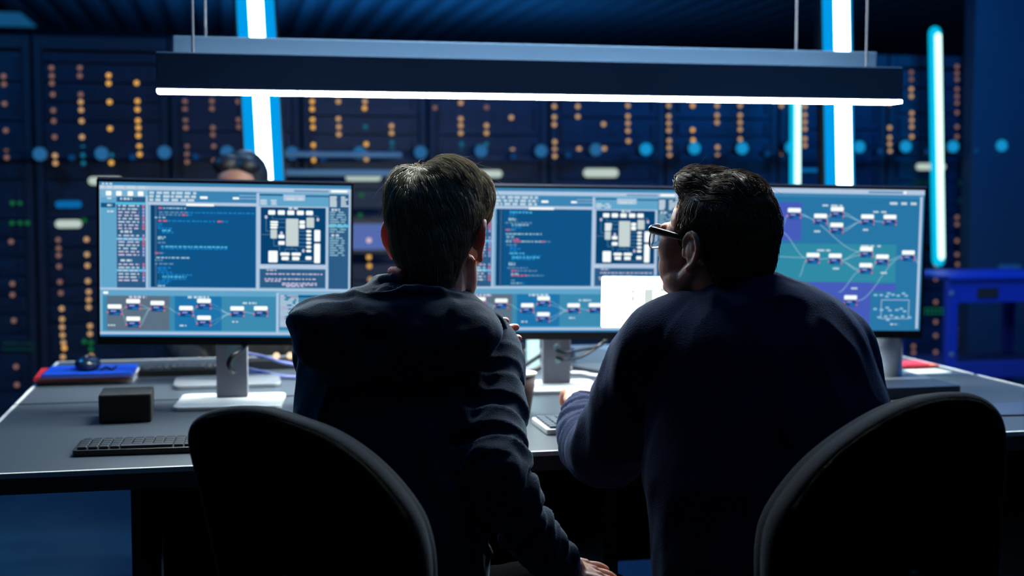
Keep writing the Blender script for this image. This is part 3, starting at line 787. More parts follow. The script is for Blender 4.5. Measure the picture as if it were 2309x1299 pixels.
# ------------------------------------------------------------------ keyboards
def keyboard(M, W, D, rows, cols, mb, mk, lab, th=.012):
    e = empty('keyboard', M.to_translation(), lab, 'keyboard', None)
    bm = bmesh.new(); prism(bm, rrect(W, D, .008, 4), 0, th, M); build('body', bm, mb, e, bevel=.002)
    kw, kd = (W - .014) / cols, (D - .014) / rows
    bm = bmesh.new(); box(bm, (0, 0, 0), (kw * .86, kd * .84, .005))
    bmesh.ops.bevel(bm, geom=bm.edges, offset=.0012, segments=1, affect='EDGES')
    me = bpy.data.meshes.new('key'); bm.to_mesh(me); bm.free(); me.materials.append(mk)
    bm = bmesh.new(); box(bm, (0, 0, 0), (kw * 4.86, kd * .84, .005)); ms = bpy.data.meshes.new('space_bar'); bm.to_mesh(ms); bm.free(); ms.materials.append(mk)
    W0 = wm(e).inverted()
    for r_ in range(rows):
        for c_ in range(cols):
            if r_ == 0 and 4 <= c_ <= 8:
                if c_ != 6: continue
                o = bpy.data.objects.new('space_bar', ms)
            else: o = bpy.data.objects.new('key', me)
            COL.objects.link(o); o.parent = e
            o.matrix_basis = W0 @ M @ Matrix.Translation((-W / 2 + .007 + kw * (c_ + .5), -D / 2 + .007 + kd * (r_ + .5), th + .0026))
    return e
M_key = mat('key_dark', (34, 40, 50), .4)
def flatM(px, py, z, yaw):
    p = P(px, py, Z=z); return Matrix.Translation(p) @ Matrix.Rotation(yaw, 4, 'Z')
pk = P(345, 1010, Z=DZ)
keyboard(flatM(348, 1012, DZ, R(-2)), .29, .115, 5, 14, M_black, M_key, 'black compact keyboard on the left of the near desk, partly behind the left chair')
kc = P(1234, 982, Z=DZ)
keyboard(Matrix.Translation((kc.x + .16, kc.y + .075, DZ)), .32, .15, 6, 15, M_white, mat('key_navy', (44, 56, 74), .4), 'white rimmed keyboard with dark keys under the hand of the person with glasses')
keyboard(flatM(425, 842, DZ, R(0)), .26, .11, 5, 13, M_black, M_key, 'black keyboard on the far desk, between the books and the left monitor stand', th=.018)

# black box
a = P(222, 955, Z=DZ); b = P(344, 952, Z=DZ)
yy = (a.y + b.y) / 2 + .05
bm = bmesh.new(); box(bm, ((a.x + b.x) / 2, yy, DZ + .032), (b.x - a.x - .003, .11, .062))
tag(build('box', bm, M_blackm, bevel=.004), 'small black box standing on the desk left of the left monitor stand', 'box')

# books
def slab(name, px, py, z, w, d, h, yaw, m, lab, cat, group=None, pages=None):
    M = Matrix.Translation(Vector((*P(px, py, Z=z).xy, z))) @ Matrix.Rotation(yaw, 4, 'Z')
    if not pages:
        bm = bmesh.new(); box(bm, (0, 0, h / 2), (w, d, h), M); return tag(build(name, bm, m, bevel=.001), lab, cat, group), M
    e = empty(name, M.to_translation(), lab, cat, group)
    bm = bmesh.new(); box(bm, (0, 0, h - .0012), (w, d, .0024), M); box(bm, (0, 0, .0012), (w, d, .0024), M); box(bm, (-w / 2 + .001, 0, h / 2), (.002, d, h), M); build('cover', bm, m, e)
    bm = bmesh.new(); box(bm, (.001, .001, h / 2), (w - .006, d - .006, h - .005), M); build('pages', bm, pages, e)
    return e, M
M_pages = mat('pages', (170, 168, 160), .7)
slab('book', 204, 852, DZ, .245, .20, .012, R(-3), mat('cover_white', (190, 196, 200), .5), 'white covered book at the bottom of the pile on the far left desk', 'book', 'pile of books', M_pages)
slab('book', 190, 846, DZ + .0125, .235, .19, .010, R(2), mat('cover_red', (190, 30, 44), .5), 'red covered book in the middle of the pile on the far left desk', 'book', 'pile of books', M_pages)
slab('book', 206, 840, DZ + .023, .225, .17, .009, R(-1), mat('cover_blue', (10, 70, 190), .4), 'bright blue book on top of the pile on the far left desk', 'book', 'pile of books', M_pages)
# headset-like mouse lump on the books
pm = P(198, 832, Z=DZ + .033)
e = empty('computer_mouse', (pm.x, pm.y, DZ + .0325), 'dark computer mouse lying on the blue book', 'computer mouse')
bm = bmesh.new(); ell(bm, (pm.x, pm.y, DZ + .0325 + .014), (.034, .05, .022)); bmesh.ops.bisect_plane(bm, geom=bm.verts[:] + bm.edges[:] + bm.faces[:], plane_co=(0, 0, DZ + .0328), plane_no=(0, 0, -1), clear_outer=True)
build('shell', bm, mat('mouse_blue', (20, 34, 58), .25), e, smooth=True)
bm = bmesh.new(); cyl(bm, (pm.x - .003, pm.y - .02, DZ + .066), (pm.x + .003, pm.y - .02, DZ + .066), .006, 14); build('scroll_wheel', bm, M_silver, e)
bm = bmesh.new(); tube(bm, [P(228, 833, Z=DZ + .036), P(240, 828, Z=DZ + .036), P(252, 832, Z=DZ + .036), P(262, 826, Z=DZ + .036)], .003, n=8)
tag(build('cable', bm, M_black, smooth=True), 'short black cable lying on the blue book right of the mouse', 'cable')

# power strip with warm lights
c = P(618, 815, Z=DZ + .02)
e = empty('power_strip', (c.x, c.y, DZ), 'dark power strip with three warm lights at the back of the far desk', 'power strip')
bm = bmesh.new(); box(bm, (c.x, c.y, DZ + .014), (.3, .055, .028)); build('body', bm, M_dark, e, bevel=.003)
for q in (624, 655, 673):
    p = P(q, 808, Y=c.y - .03); bm = bmesh.new(); ell(bm, (p.x, c.y - .012, DZ + .037), (.0095, .0095, .0095), n=12); build('lamp', bm, emi('warm_lamp', (255, 214, 176), 1.4), e, smooth=True)
bar('reflection_strip', P(556, 822, Z=DZ + .01), P(612, 822, Z=DZ + .01), .008, .03, mat('reflection_red', (150, 60, 40), .5), 'small reddish strip for a reflection in front of the power strip', 'strip')  # reddish strip painted in for a reflection on the desk

# paper cup
pc = P(1168, 932, Z=DZ)
e = empty('coffee_cup', (pc.x, pc.y, DZ), 'brown paper coffee cup with pale rim beside the blond person', 'cup')
hcup = .093
def lathe(bm, c, prof, n=28):
    skin_rings(bm, [[Vector((c.x + r_ * math.cos(2 * PI * k / n), c.y + r_ * math.sin(2 * PI * k / n), z_)) for k in range(n)] for r_, z_ in prof])
bm = bmesh.new(); lathe(bm, pc, [(.028, DZ), (.040, DZ + hcup - .006)]); build('cup_body', bm, mat('cup_brown', (70, 48, 46), .6), e, smooth=True)
bm = bmesh.new(); lathe(bm, pc, [(.040, DZ + hcup - .006), (.0425, DZ + hcup - .004), (.0425, DZ + hcup), (.037, DZ + hcup + .001), (.036, DZ + hcup - .002)]); build('lid', bm, mat('cup_white', (220, 216, 204), .5), e, smooth=True)

# things behind the middle monitor
slab('box', 1152, 808, DZ, .07, .06, .045, 0, M_blackm, 'small black box on the far desk behind the middle monitor', 'box')
slab('monitor_back_box', 1350, 812, DZ, .17, .1, .04, 0, mat('box_grey', (70, 88, 110), .5), 'grey blue box for a monitor back, right of the middle monitor stand', 'tray')  # plain box stands in for the back of a far monitor
# dark plinth below the right monitor
a = P(1992, 902, Z=DZ); b = P(2185, 902, Z=DZ)
bm = bmesh.new(); box(bm, ((a.x + b.x) / 2, a.y + .06, DZ + .015), ((b.x - a.x), .13, .03)); tag(build('dock', bm, mat('dock_dark', (38, 46, 62), .5), bevel=.003), 'flat dark dock box on the desk below the right edge of the right monitor', 'dock')
slab('notebook', 2062, 826, DZ, .09, .1, .008, R(10), mat('cover_orange', (200, 84, 60), .5), 'orange notebook under the red one at the back right of the desk', 'notebook')
slab('notebook', 2056, 823, DZ + .0085, .07, .08, .008, R(-6), mat('cover_red2', (190, 40, 60), .5), 'small red notebook on top of the orange one at the back right of the desk', 'notebook')
slab('paper', 2085, 838, DZ, .12, .08, .0015, R(5), M_white, 'white paper sheet beside the notebooks at the back right of the desk', 'paper')
slab('reflection_patch', 2262, 925, DZ, .2, .16, .004, R(-3), mat('reflection_blue', (18, 40, 70), .7), 'dark blue patch for a reflection on the desk at the right picture border', 'patch')  # thin sheet carries a blue-tinted desk reflection as colour

# ------------------------------------------------------------------ blue trolley
M_blue = mat('trolley_blue', (12, 42, 140), .5)
M_blued = mat('trolley_blue_shelf', (10, 34, 116), .55)
ty = 5.25
xa = P(2137, 700, Y=ty).x; xb = xa + .62; zt = P(2200, 622, Y=ty).z
e = empty('trolley', ((xa + xb) / 2, ty + .25, 0), 'bright blue metal trolley on casters at the right picture border', 'trolley')
for sx, sy in ((xa, ty), (xb - .05, ty), (xa, ty + .45), (xb - .05, ty + .45)):
    bm = bmesh.new(); box(bm, (sx + .025, sy + .02, (.1 + zt) / 2), (.05, .04, zt - .1)); build('post', bm, M_blue, e, bevel=.003)
zb_ = P(2200, 682, Y=ty).z
bm = bmesh.new(); box(bm, ((xa + xb) / 2, ty + .01, (zb_ + zt) / 2), (xb - xa - .1, .02, zt - zb_)); build('front_panel', bm, M_blue, e)
bm = bmesh.new(); q = P(2227, 660, Y=ty); box(bm, (q.x, ty - .002, q.z), (.1, .006, .042)); build('handle_slot', bm, M_blackm, e)
bm = bmesh.new(); box(bm, ((xa + xb) / 2, ty + .24, zt - .01), (xb - xa, .5, .015)); build('top_shelf', bm, M_blue, e, bevel=.002)
for zz, nm in ((P(2200, 835, Y=ty).z, 'shelf'), (.14, 'shelf')):
    bm = bmesh.new(); box(bm, ((xa + xb) / 2, ty + .23, zz), (xb - xa - .01, .44, .03)); box(bm, ((xa + xb) / 2, ty + .0, zz + .0), (xb - xa - .1, .02, .07)); build(nm, bm, M_blued, e, bevel=.002)
for sx, sy in ((xa + .03, ty + .02), (xb - .03, ty + .02), (xa + .03, ty + .45), (xb - .03, ty + .45)):
    bm = bmesh.new(); cyl(bm, (sx - .015, sy, .045), (sx + .015, sy, .045), .045, 20); box(bm, (sx, sy, .08), (.04, .03, .05)); build('caster', bm, M_grey, e)
for (a, b) in ((2146, 662), (2146, 800)):
    q = P(a, b, Y=ty); bm = bmesh.new(); ell(bm, (q.x, ty - .001, q.z), (.011, .004, .011), n=12); build('bolt', bm, M_silver, e)
q = P(2290, 602, Y=5.9)
bar('door_handle', P(2255, 598, Y=6.13), P(2300, 606, Y=6.13), .02, .03, M_rail, 'pale horizontal handle on the wall above the blue trolley', 'handle')

# ------------------------------------------------------------------ chairs
M_chair = mat('chair_fabric', (12, 18, 30), .95, spec=.2, sheen=.12, bump=(420, .8))
def chair(outline, seam, D, yaw, seat_px, lab):
    c0 = PZ(seat_px, 0, D + .28)
    e = empty('office_chair', (c0.x, c0.y, 0), lab, 'chair', 'dark office chairs of the two seated persons')
    cx = sum(p[0] for p in outline) / len(outline)
    pc = P(cx, 1100, D=D)
    n = (cf * 1.0).copy(); n.z = 0; n.normalize(); n = Matrix.Rotation(yaw, 3, 'Z') @ n
    n = (n + Vector((0, 0, -.16))).normalized()       # reclines towards the viewer
    def pp(px, py, back=0):
        r_ = ray(px, py); t = (pc - C0).dot(n) / r_.dot(n); return C0 + r_ * t
    ax = Vector((0, 0, 1)).cross(n).normalized() * -1; az = n.cross(ax) * -1
    if az.z < 0: az = -az
    q, _ = smooth_path([Vector((*p, 0)) for p in outline] + [Vector((*outline[0], 0))], [0] * (len(outline) + 1), 4)
    q = q[:-1]
    W = [pp(p.x, p.y) for p in q]
    cen = sum(W, Vector()) / len(W)
    prof = [(-.0, .80), (-.010, .93), (-.0, .985), (.012, 1.0), (.03, 1.0), (.034, .985), (.038, .995), (.055, .992), (.068, .965), (.074, .9), (.07, .75)]
    rings = []
    for off, s in prof:
        rr = []
        for w in W:
            v = cen + (w - cen) * s
            # concave curvature across the width
            u = (v - cen).dot(ax)
            rr.append(v + n * (off + .35 * u * u))
        rings.append(rr)
    bm = bmesh.new(); skin_rings(bm, rings)
    o = build('backrest', bm, M_chair, e, smooth=True)
    # piping seam
    sm, _ = smooth_path([Vector((*p, 0)) for p in seam], [0] * len(seam), 5)
    pts = []
    for w in [pp(p.x, p.y) for p in sm]:
        v = cen + (w - cen) * 1.0; u = (v - cen).dot(ax); pts.append(v + n * (.002 + .35 * u * u))
    bm = bmesh.new(); tube(bm, pts, .0025, n=6, sub=1); build('piping', bm, M_chair, o, smooth=True)
    seatc = Vector((c0.x, c0.y, .0))
    Ms = Matrix.Translation(seatc) @ Matrix.Rotation(-YAW + yaw, 4, 'Z')
    bm = bmesh.new(); prism(bm, rrect(.47, .45, .12, 6), .37, .43, Ms); build('seat', bm, M_chair, e, bevel=.02, smooth=True, seg=3)
    bm = bmesh.new(); tube(bm, [Ms @ Vector((0, -.1, .35)), Ms @ Vector((0, -.27, .38)), Ms @ Vector((0, -.33, .55)), cen + n * .0 - az * .1], .018, n=10, sub=5); build('back_bar', bm, M_black, e, smooth=True)
    bm = bmesh.new(); cyl(bm, seatc + Vector((0, 0, .1)), seatc + Vector((0, 0, .37)), .025); build('gas_lift', bm, M_black, e, smooth=True)
    for k in range(5):
        a = 2 * PI * k / 5 + .3; d = Vector((math.cos(a), math.sin(a), 0))
        bm = bmesh.new(); tube(bm, [seatc + Vector((0, 0, .11)), seatc + d * .29 + Vector((0, 0, .075))], [.022, .014], n=8, sub=1); g = build('leg', bm, M_black, e, smooth=True)
        p = seatc + d * .29; t = Vector((-d.y, d.x, 0)) * .018
        bm = bmesh.new(); cyl(bm, p - t + Vector((0, 0, .03)), p + t + Vector((0, 0, .03)), .03, 16); build('caster', bm, M_black, g)
    return e
chair([(495, 1330), (478, 1260), (460, 1180), (443, 1110), (424, 1045), (413, 990), (422, 953), (452, 930), (500, 918), (550, 915), (605, 923), (665, 943), (725, 966), (785, 1002), (842, 1050),
       (890, 1105), (928, 1165), (948, 1230), (955, 1300), (950, 1380), (910, 1440), (800, 1470), (640, 1465), (545, 1430), (508, 1385)],
      [(440, 962), (480, 940), (540, 933), (600, 940), (660, 962), (720, 990), (780, 1030), (830, 1075)], 1.84, R(-14), 780,
      'dark fabric office chair on the left, its rounded back leaning beside the blond person')
chair([(2262, 1330), (2268, 1240), (2272, 1150), (2281, 1050), (2283, 985), (2270, 935), (2240, 902), (2200, 886), (2150, 884), (2090, 893), (2030, 913), (1970, 945), (1905, 990), (1845, 1045),
       (1795, 1110), (1762, 1170), (1748, 1230), (1746, 1310), (1755, 1385), (1800, 1440), (1900, 1470), (2080, 1470), (2200, 1435), (2250, 1390)],
      [(2160, 900), (2090, 908), (2030, 928), (1970, 962), (1905, 1008), (1850, 1062), (1812, 1112)], 1.86, R(14), 1900,
      'dark fabric office chair on the right, its rounded back leaning beside the person with glasses')

# ------------------------------------------------------------------ people
def head_parts(bm, M, jaw=1.0, ears=True, chub=0):
    E = lambda c, r_: ell(bm, c, r_, M, 20)
    E((0, .0, -.062), (.056, .06, .045))
    if chub:
        for s in (-1, 1): E((s * .036, .052, -.036), (.030, .038, .048)); E((s * .040, .060, -.006), (.028, .032, .046)); E((s * .040, .03, -.062), (.030, .045, .032))
        E((0, .03, -.085), (.046, .055, .032))
    E((0, -.012, .042), (.076, .096, .084)); E((0, -.045, .01), (.066, .058, .075))
    E((0, .046, -.012), (.060, .048, .082)); E((0, .040, .045), (.066, .048, .055))
    E((0, .034, -.066 * jaw), (.054, .052, .036)); E((0, .078, -.094 * jaw), (.024, .02, .018))
    for s in (-1, 1):
        E((s * .040, .058, -.022), (.026, .03, .028)); E((s * .032, .083, .028), (.026, .013, .009))
        tube(bm, [(s * .055, .0, -.04 * jaw), (s * .05, .03, -.078 * jaw), (s * .03, .066, -.095 * jaw)], [.018, .016, .014], n=10, M=M)
        E((s * .012, .102, -.024), (.009, .010, .007))
        E((s * .031, .078, .008), (.0125, .0125, .0115))
    tube(bm, [(0, .086, .022), (0, .104, -.006), (0, .113, -.022)], [.009, .009, .011], n=10, M=M)
    E((0, .09, -.050), (.023, .011, .0065)); E((0, .088, -.061), (.020, .011, .007))
    if ears:
        for s in (-1, 1):
            X = lambda a, b, o: (s * (.071 + .72 * o), a + .004, b)
            tube(bm, [X(.006, -.006, .006), X(.010, .012, .010), X(.0, .030, .016), X(-.016, .031, .022), X(-.027, .014, .026), X(-.026, -.006, .024), X(-.016, -.022, .016), X(-.006, -.032, .012)],
                 [.0035, .0045, .005, .0052, .0052, .0048, .0048, .0062], n=10, sub=5, M=M)
            tube(bm, [X(-.004, .018, .012), X(-.014, .008, .018), X(-.014, -.008, .014), X(-.006, -.02, .010)], [.0035, .004, .0042, .004], n=8, sub=4, M=M)
            tube(bm, [X(.008, -.002, .008), X(.006, -.010, .010)], [.005, .005], n=8, M=M)
            ell(bm, (s * .080, -.008, .0), (.006, .016, .026), M @ Matrix.Identity(4), 14)
            ell(bm, (s * .076, -.012, .004), (.012, .012, .022), M, 12)

def hand(bm, w, d, n, side, curl=(.5, .55, .6, .7), spread=.06, thumb=.6, k=1.0):
    """w wrist, d finger direction, n back-of-hand normal, side = +1 thumb on d x n side"""
    d = Vector(d).normalized(); n = (Vector(n) - d * Vector(n).dot(d)).normalized(); s = d.cross(n) * side
    B = Matrix(((s.x, d.x, n.x, w.x), (s.y, d.y, n.y, w.y), (s.z, d.z, n.z, w.z), (0, 0, 0, 1)))
    ell(bm, (.0, .046 * k, 0), (.038 * k, .05 * k, .0145 * k), B, 16)
    ell(bm, (.022 * k, .03 * k, -.006), (.018 * k, .03 * k, .013 * k), B, 12)
    tube(bm, [(0, -.03, 0), (0, .02 * k, 0)], [.026 * k, .027 * k], n=12, M=B, sub=1)
    for i, (x0, y0, L) in enumerate(((.028, .086, .074), (.010, .092, .083), (-.009, .088, .077), (-.026, .078, .060))):
        a = -.15; p = Vector((x0 * k, (y0 - .02) * k, .002)); pts = [p]
        p = Vector((x0 * k, y0 * k, .001)); pts.append(p)
        dx = (1.5 - i) * spread
        for j, f in enumerate((.45, .3, .25)):
            a += curl[i] * (.7 if j == 0 else 1.0)
            p = p + Vector((dx * math.cos(a), math.cos(a), -math.sin(a))).normalized() * L * f * k; pts.append(p)
        tube(bm, pts, [.0095 * k, .0095 * k, .0085 * k, .0080 * k, .0070 * k], n=10, sub=3, M=B)
        tube(bm, [(x0 * k, .035 * k, .006), (x0 * k, y0 * k, .005)], [.006 * k, .0085 * k], n=8, M=B, sub=1)
    tube(bm, [(.020 * k, .018 * k, -.004), (.042 * k, .042 * k, -.012), (.052 * k, .068 * k, -.018 - .012 * thumb), (.050 * k, .090 * k, -.022 - .02 * thumb)], [.013 * k, .0115 * k, .010 * k, .008 * k], n=10, sub=3, M=B)

def ring_row(py, xl, xr, D, th, n=40, e=2.3, tw=0.0):
    c = P((xl + xr) / 2, py, D=D); hw = (xr - xl) / 2 / F * D
    out = []
    for k in range(n):
        a = 2 * PI * k / n; ca, sa = math.cos(a), math.sin(a)
        x_ = hw * math.copysign(abs(ca) ** (2 / e), ca); y_ = th * math.copysign(abs(sa) ** (2 / e), sa)
        out.append(c + cr * x_ + fh * (y_ + tw * x_))
    return out

def rows_interp(rows, sub=4):
    out = []
    for i in range(len(rows) - 1):
        p0, p1, p2, p3 = rows[max(i - 1, 0)], rows[i], rows[i + 1], rows[min(i + 2, len(rows) - 1)]
        for k in range(sub):
            t = k / sub
            out.append([.5 * (2 * b + (c - a) * t + (2 * a - 5 * b + 4 * c - d) * t * t + (3 * b - a - 3 * c + d) * t ** 3) for a, b, c, d in zip(p0, p1, p2, p3)])
    out.append(list(rows[-1]))
    return out

def torso(bm, rows, shrink=0.0, tw=0.0, e=2.3):
    rr = []
    for py, xl, xr, D, th in rows_interp(rows):
        s = shrink / D * F
        rr.append(ring_row(py, xl + s, xr - s, D, max(th - shrink, .02), tw=tw, e=e))
    skin_rings(bm, rr)

def folds(amp, seed, aniso=(1, 1, .35), regions=()):
    off = Vector((seed * 7.1, seed * 3.3, seed * 1.7))
    def f(p, n):
        q = Vector((p.x * aniso[0], p.y * aniso[1], p.z * aniso[2]))
        w = noise.noise(p * 4 + off)
        v = noise.noise(q * 16 + off + Vector((w, w, w)) * .8)
        v2 = noise.noise(q * 34 + off * 2)
        ridge = 1 - abs(v) * 2.2
        return amp * (ridge * .9 - .4 + .35 * v2) * (.45 + .55 * max(0, noise.noise(p * 5 - off) * 2 + .4))
    return f

def arm_disp(base, path, amp, freq):
    P0 = [Vector(p) for p in path]
    def f(p, n):
        # nearest on polyline -> ring folds that slope around the sleeve
        best = 9; s = 0; acc = 0
        for a, b in zip(P0, P0[1:]):
            ab = b - a; t = max(0, min(1, (p - a).dot(ab) / ab.length_squared)); d = (p - a - ab * t).length
            if d < best: best = d; s = acc + t * ab.length
            acc += ab.length
        v = base(p, n)
        if best < .085:
            k = 1 if s > .12 else s / .12
            ph = s * freq + 2.2 * noise.noise(p * 9) + 1.2 * n.z
            g = math.sin(ph) ; g = (1 - abs(g)) ** 1.4 if g < 0 else 1 - .3 * g
            v += amp * k * (g - .6) * (.5 + .7 * max(0, noise.noise(p * 7 + Vector((3, 1, 2))) + .5))
        return v
    return f

M_skin = mat('skin', (222, 164, 136), .45, sss=.45, sss_scale=.016, sssr=(1, .4, .22), bump=(260, .25), noise_mix=(40, (176, 116, 96), .5))
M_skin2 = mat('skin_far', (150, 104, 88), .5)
M_hoodie = mat('hoodie_fabric', (22, 36, 58), .92, spec=.3, sheen=.42, bump=(520, .8), sheen_tint=(.55, .72, .95))
M_sweat = mat('sweater_knit', (8, 22, 60), .95, spec=.2, sheen=.2, bump=(420, .9), sheen_tint=(.35, .55, 1))
M_jeans = mat('trousers', (3, 4, 8), 1.0, spec=.02, bump=(400, .5))
M_shoe = mat('shoe', (12, 12, 14), .5)
M_hairA = mat('hair_dark_blond', (206, 194, 170), .46, noise_mix=(60, (140, 124, 102), .8))
M_hairB = mat('hair_brown', (140, 118, 94), .5, noise_mix=(60, (84, 66, 54), .8))

def make_translucent(m, w):
    nt = m.node_tree; b = nt.nodes['Principled BSDF']; o = nt.nodes['Material Output']
    t = nt.nodes.new('ShaderNodeBsdfTranslucent'); t.inputs[0].default_value = b.inputs['Base Color'].default_value
    x = nt.nodes.new('ShaderNodeMixShader'); x.inputs[0].default_value = w
    nt.links.new(b.outputs[0], x.inputs[1]); nt.links.new(t.outputs[0], x.inputs[2]); nt.links.new(x.outputs[0], o.inputs[0])

def hair(parent, bmh, M, crown, flow, count, L, m, voxel=.004, seed=1, fly=40, width=.0006):
    random.seed(seed)
    me = remesh(bmh, voxel, 3, .5, lambda p, n: .0022 * noise.noise(p * 60) )
    me.update()
    bvh = BVHTree.FromPolygons([v.co.copy() for v in me.vertices], [list(p.vertices) for p in me.polygons])
    cum = []; tot = 0
    polys = list(me.polygons)
    starts = [(p.center.copy(), p.normal.copy()) for p in random.sample(polys, min(count, len(polys)))]
    while len(starts) < count: 
        p = random.choice(polys); starts.append((p.center.copy(), p.normal.copy()))
    Mi = M.inverted()
    bm = bmesh.new()
    R3 = M.to_3x3()
    for i, (c, n_) in enumerate(starts):
        p = c.copy(); pts = []
        isfly = i < fly
        l = L * random.uniform(.6, 1.25); steps = 7
        off0 = random.uniform(.0003, .0035) if random.random() > .25 else random.uniform(.003, .0065)
        clump = noise.noise(c * 45) * .003
        for k in range(steps + 1):
            hit = bvh.find_nearest(p)
            if hit[0] is None: break
            q, nn = hit[0], hit[1]
            t = k / steps
            lift = (off0 + clump * t) if not isfly else off0 + .02 * t * t
            pts.append(q + nn * max(.0002, lift))
            lp = Mi @ q
            d = R3 @ flow(lp, crown)
            d += Vector((noise.noise(q * 30), noise.noise(q * 30 + Vector((5, 5, 5))), noise.noise(q * 30 + Vector((9, 2, 4))))) * .5
            d = d - nn * d.dot(nn)
            if d.length < 1e-6: break
            p = q + d.normalized() * (l / steps)
        if len(pts) > 3:
            wd = width * (1 if not isfly else .5)
            tube(bm, pts, [wd * (1 - .75 * k / (len(pts) - 1)) for k in range(len(pts))], n=3, sub=1, caps=False)
    o = link_mesh('hair', me, m, parent, smooth=True)
    ms = m.copy(); ms.name = m.name + '_strands'; make_translucent(ms, .35)
    build('hair_strands', bm, ms, o, smooth=True)
    o2 = o
    return o2

def place_head(px, py, D, yaw, pitch, roll, s=1.0):
    """yaw + = turned to the viewer's left, pitch + = looking up"""
    return Matrix.Translation(P(px, py, D=D)) @ Matrix.Rotation(-YAW + yaw, 4, 'Z') @ Matrix.Rotation(pitch, 4, 'X') @ Matrix.Rotation(roll, 4, 'Y') @ Matrix.Scale(s, 4)

# ---- person A, blond, hoodie
HA = place_head(985, 540, 2.30, R(-15), R(-4), R(1))
base = PZ(885, 0, 2.2)
A = empty('person', (base.x, base.y, 0), 'person with dark blond hair in navy hooded sweatshirt, seated on the left, back to us', 'person')
rowsA = [(640, 850, 1035, 2.29, .085), (672, 800, 1075, 2.29, .105), (705, 745, 1105, 2.29, .12), (745, 705, 1130, 2.28, .128), (800, 680, 1145, 2.27, .132), (870, 668, 1145, 2.25, .135),
         (940, 664, 1150, 2.23, .138), (1020, 664, 1130, 2.21, .138), (1110, 668, 1108, 2.19, .135), (1210, 676, 1100, 2.17, .135), (1299, 684, 1100, 2.16, .14), (1400, 680, 1110, 2.17, .15), (1490, 690, 1110, 2.19, .15)]
shA, elA, wrA = P(1098, 800, D=2.27), P(1122, 1075, D=2.10), P(1268, 1278, D=2.27)
pathA = [P(1062, 765, D=2.27), shA, P(1110, 930, D=2.2), elA, P(1158, 1145, D=2.14), P(1213, 1222, D=2.20), P(1262, 1272, D=2.262)]
shA2, elA2, wrA2 = P(735, 800, D=2.30), P(800, 975, D=2.48), P(1048, 850, D=2.47)
kneeR, kneeL = PZ(1375, .475, 2.40), PZ(780, .50, 2.70)
hipR, hipL = PZ(985, .50, 2.22), PZ(800, .50, 2.22)
bm = bmesh.new()
head_parts(bm, HA)
nk = HA @ Vector((0, -.03, -.05))
tube(bm, [HA @ Vector((0, -.018, -.02)), HA @ Vector((.002, -.022, -.075)), P(972, 665, D=2.31), P(950, 730, D=2.29)], [.056, .057, .060, .075], n=20)
torso(bm, rowsA[2:], .03)
tube(bm, [shA, elA, wrA], [.042, .036, .024], n=14, sub=1); tube(bm, [shA2, elA2, wrA2], [.042, .036, .024], n=14, sub=1)
hand(bm, wrA, (P(1400, 1312, D=2.38) - wrA), Vector((.15, -.35, 1)), -1, curl=(.12, .18, .2, .25), spread=.10, thumb=.2)
hand(bm, wrA2, (P(1118, 752, D=2.41) - wrA2), Vector((-.2, 1, .4)), 1, curl=(.30, .30, .3, .3), spread=.12, thumb=.3)
for h, k_ in ((hipR, kneeR), (hipL, kneeL)):
    f = Vector((k_.x, k_.y + .02, .08)); tube(bm, [h, k_, f], [.065, .05, .035], n=14, sub=1); tube(bm, [f, f + Vector((0, .12, -.03))], [.035, .03], n=10, sub=1)
me = remesh(bm, .0027, 3, .5)
link_mesh('body', me, M_skin, A, smooth=True)
# hooded sweatshirt
bm = bmesh.new()
torso(bm, rowsA)
tube(bm, pathA, [.052, .062, .055, .054, .047, .042, .036], n=20, sub=5)
tube(bm, [P(760, 770, D=2.28), shA2, elA2, wrA2], [.055, .06, .052, .036], n=20, sub=5)
tube(bm, [P(875, 655, D=2.25), P(850, 672, D=2.30), P(880, 672, D=2.38), P(980, 690, D=2.38), P(1030, 690, D=2.30)], [.018] * 5, n=10, sub=4)
me = remesh(bm, .0055, 9, .6, arm_disp(folds(.012, 2), pathA, .012, 95))
link_mesh('sweatshirt', me, M_hoodie, A, smooth=True)
# hood lying on the back
bm = bmesh.new()
hr = [(664, 800, 1020, 2.215, .045), (676, 712, 1072, 2.205, .06), (695, 664, 1100, 2.20, .07), (714, 647, 1120, 2.195, .072), (750, 655, 1132, 2.19, .075), (785, 664, 1118, 2.185, .07), (822, 690, 1075, 2.18, .06), (858, 745, 1000, 2.175, .045), (880, 800, 930, 2.175, .025)]
rr = []
for py, xl, xr, D, th in rows_interp(hr): rr.append(ring_row(py, xl, xr, D - .008, th, e=2.6))
skin_rings(bm, rr)
tube(bm, [P(662, 712, D=2.24), P(700, 690, D=2.21), P(790, 673, D=2.18), P(900, 664, D=2.17), P(990, 664, D=2.18), P(1060, 684, D=2.20), P(1110, 716, D=2.23), P(1135, 748, D=2.26)], [.010, .013, .013, .013, .012, .012, .011, .010], n=12, sub=5)
# inner layer of the hood standing up around the neck
skin_rings(bm, [ring_row(py, xl, xr, D, th, e=2.1) for py, xl, xr, D, th in rows_interp([(620, 850, 890, 2.31, .02), (630, 836, 915, 2.305, .035), (645, 808, 965, 2.295, .055), (660, 770, 1035, 2.285, .07), (676, 728, 1065, 2.275, .08), (700, 690, 1100, 2.27, .09), (730, 690, 1120, 2.26, .09)])])
tube(bm, [P(858, 628, D=2.27), P(905, 630, D=2.235), P(960, 648, D=2.215)], [.008, .010, .010], n=12, sub=5)
tube(bm, [P(950, 655, D=2.22), P(1010, 668, D=2.24), P(1050, 682, D=2.30)], [.014, .015, .014], n=12, sub=5)
me = remesh(bm, .0045, 3, .5, folds(.009, 5, (1, 1, 1)))
link_mesh('hood', me, M_hoodie, A, smooth=True)
bm = bmesh.new(); tube(bm, [P(908, 618, D=2.22), P(893, 612, D=2.25), P(884, 612, D=2.29), P(890, 622, D=2.33)], [.007, .008, .008, .007], n=10, sub=4)
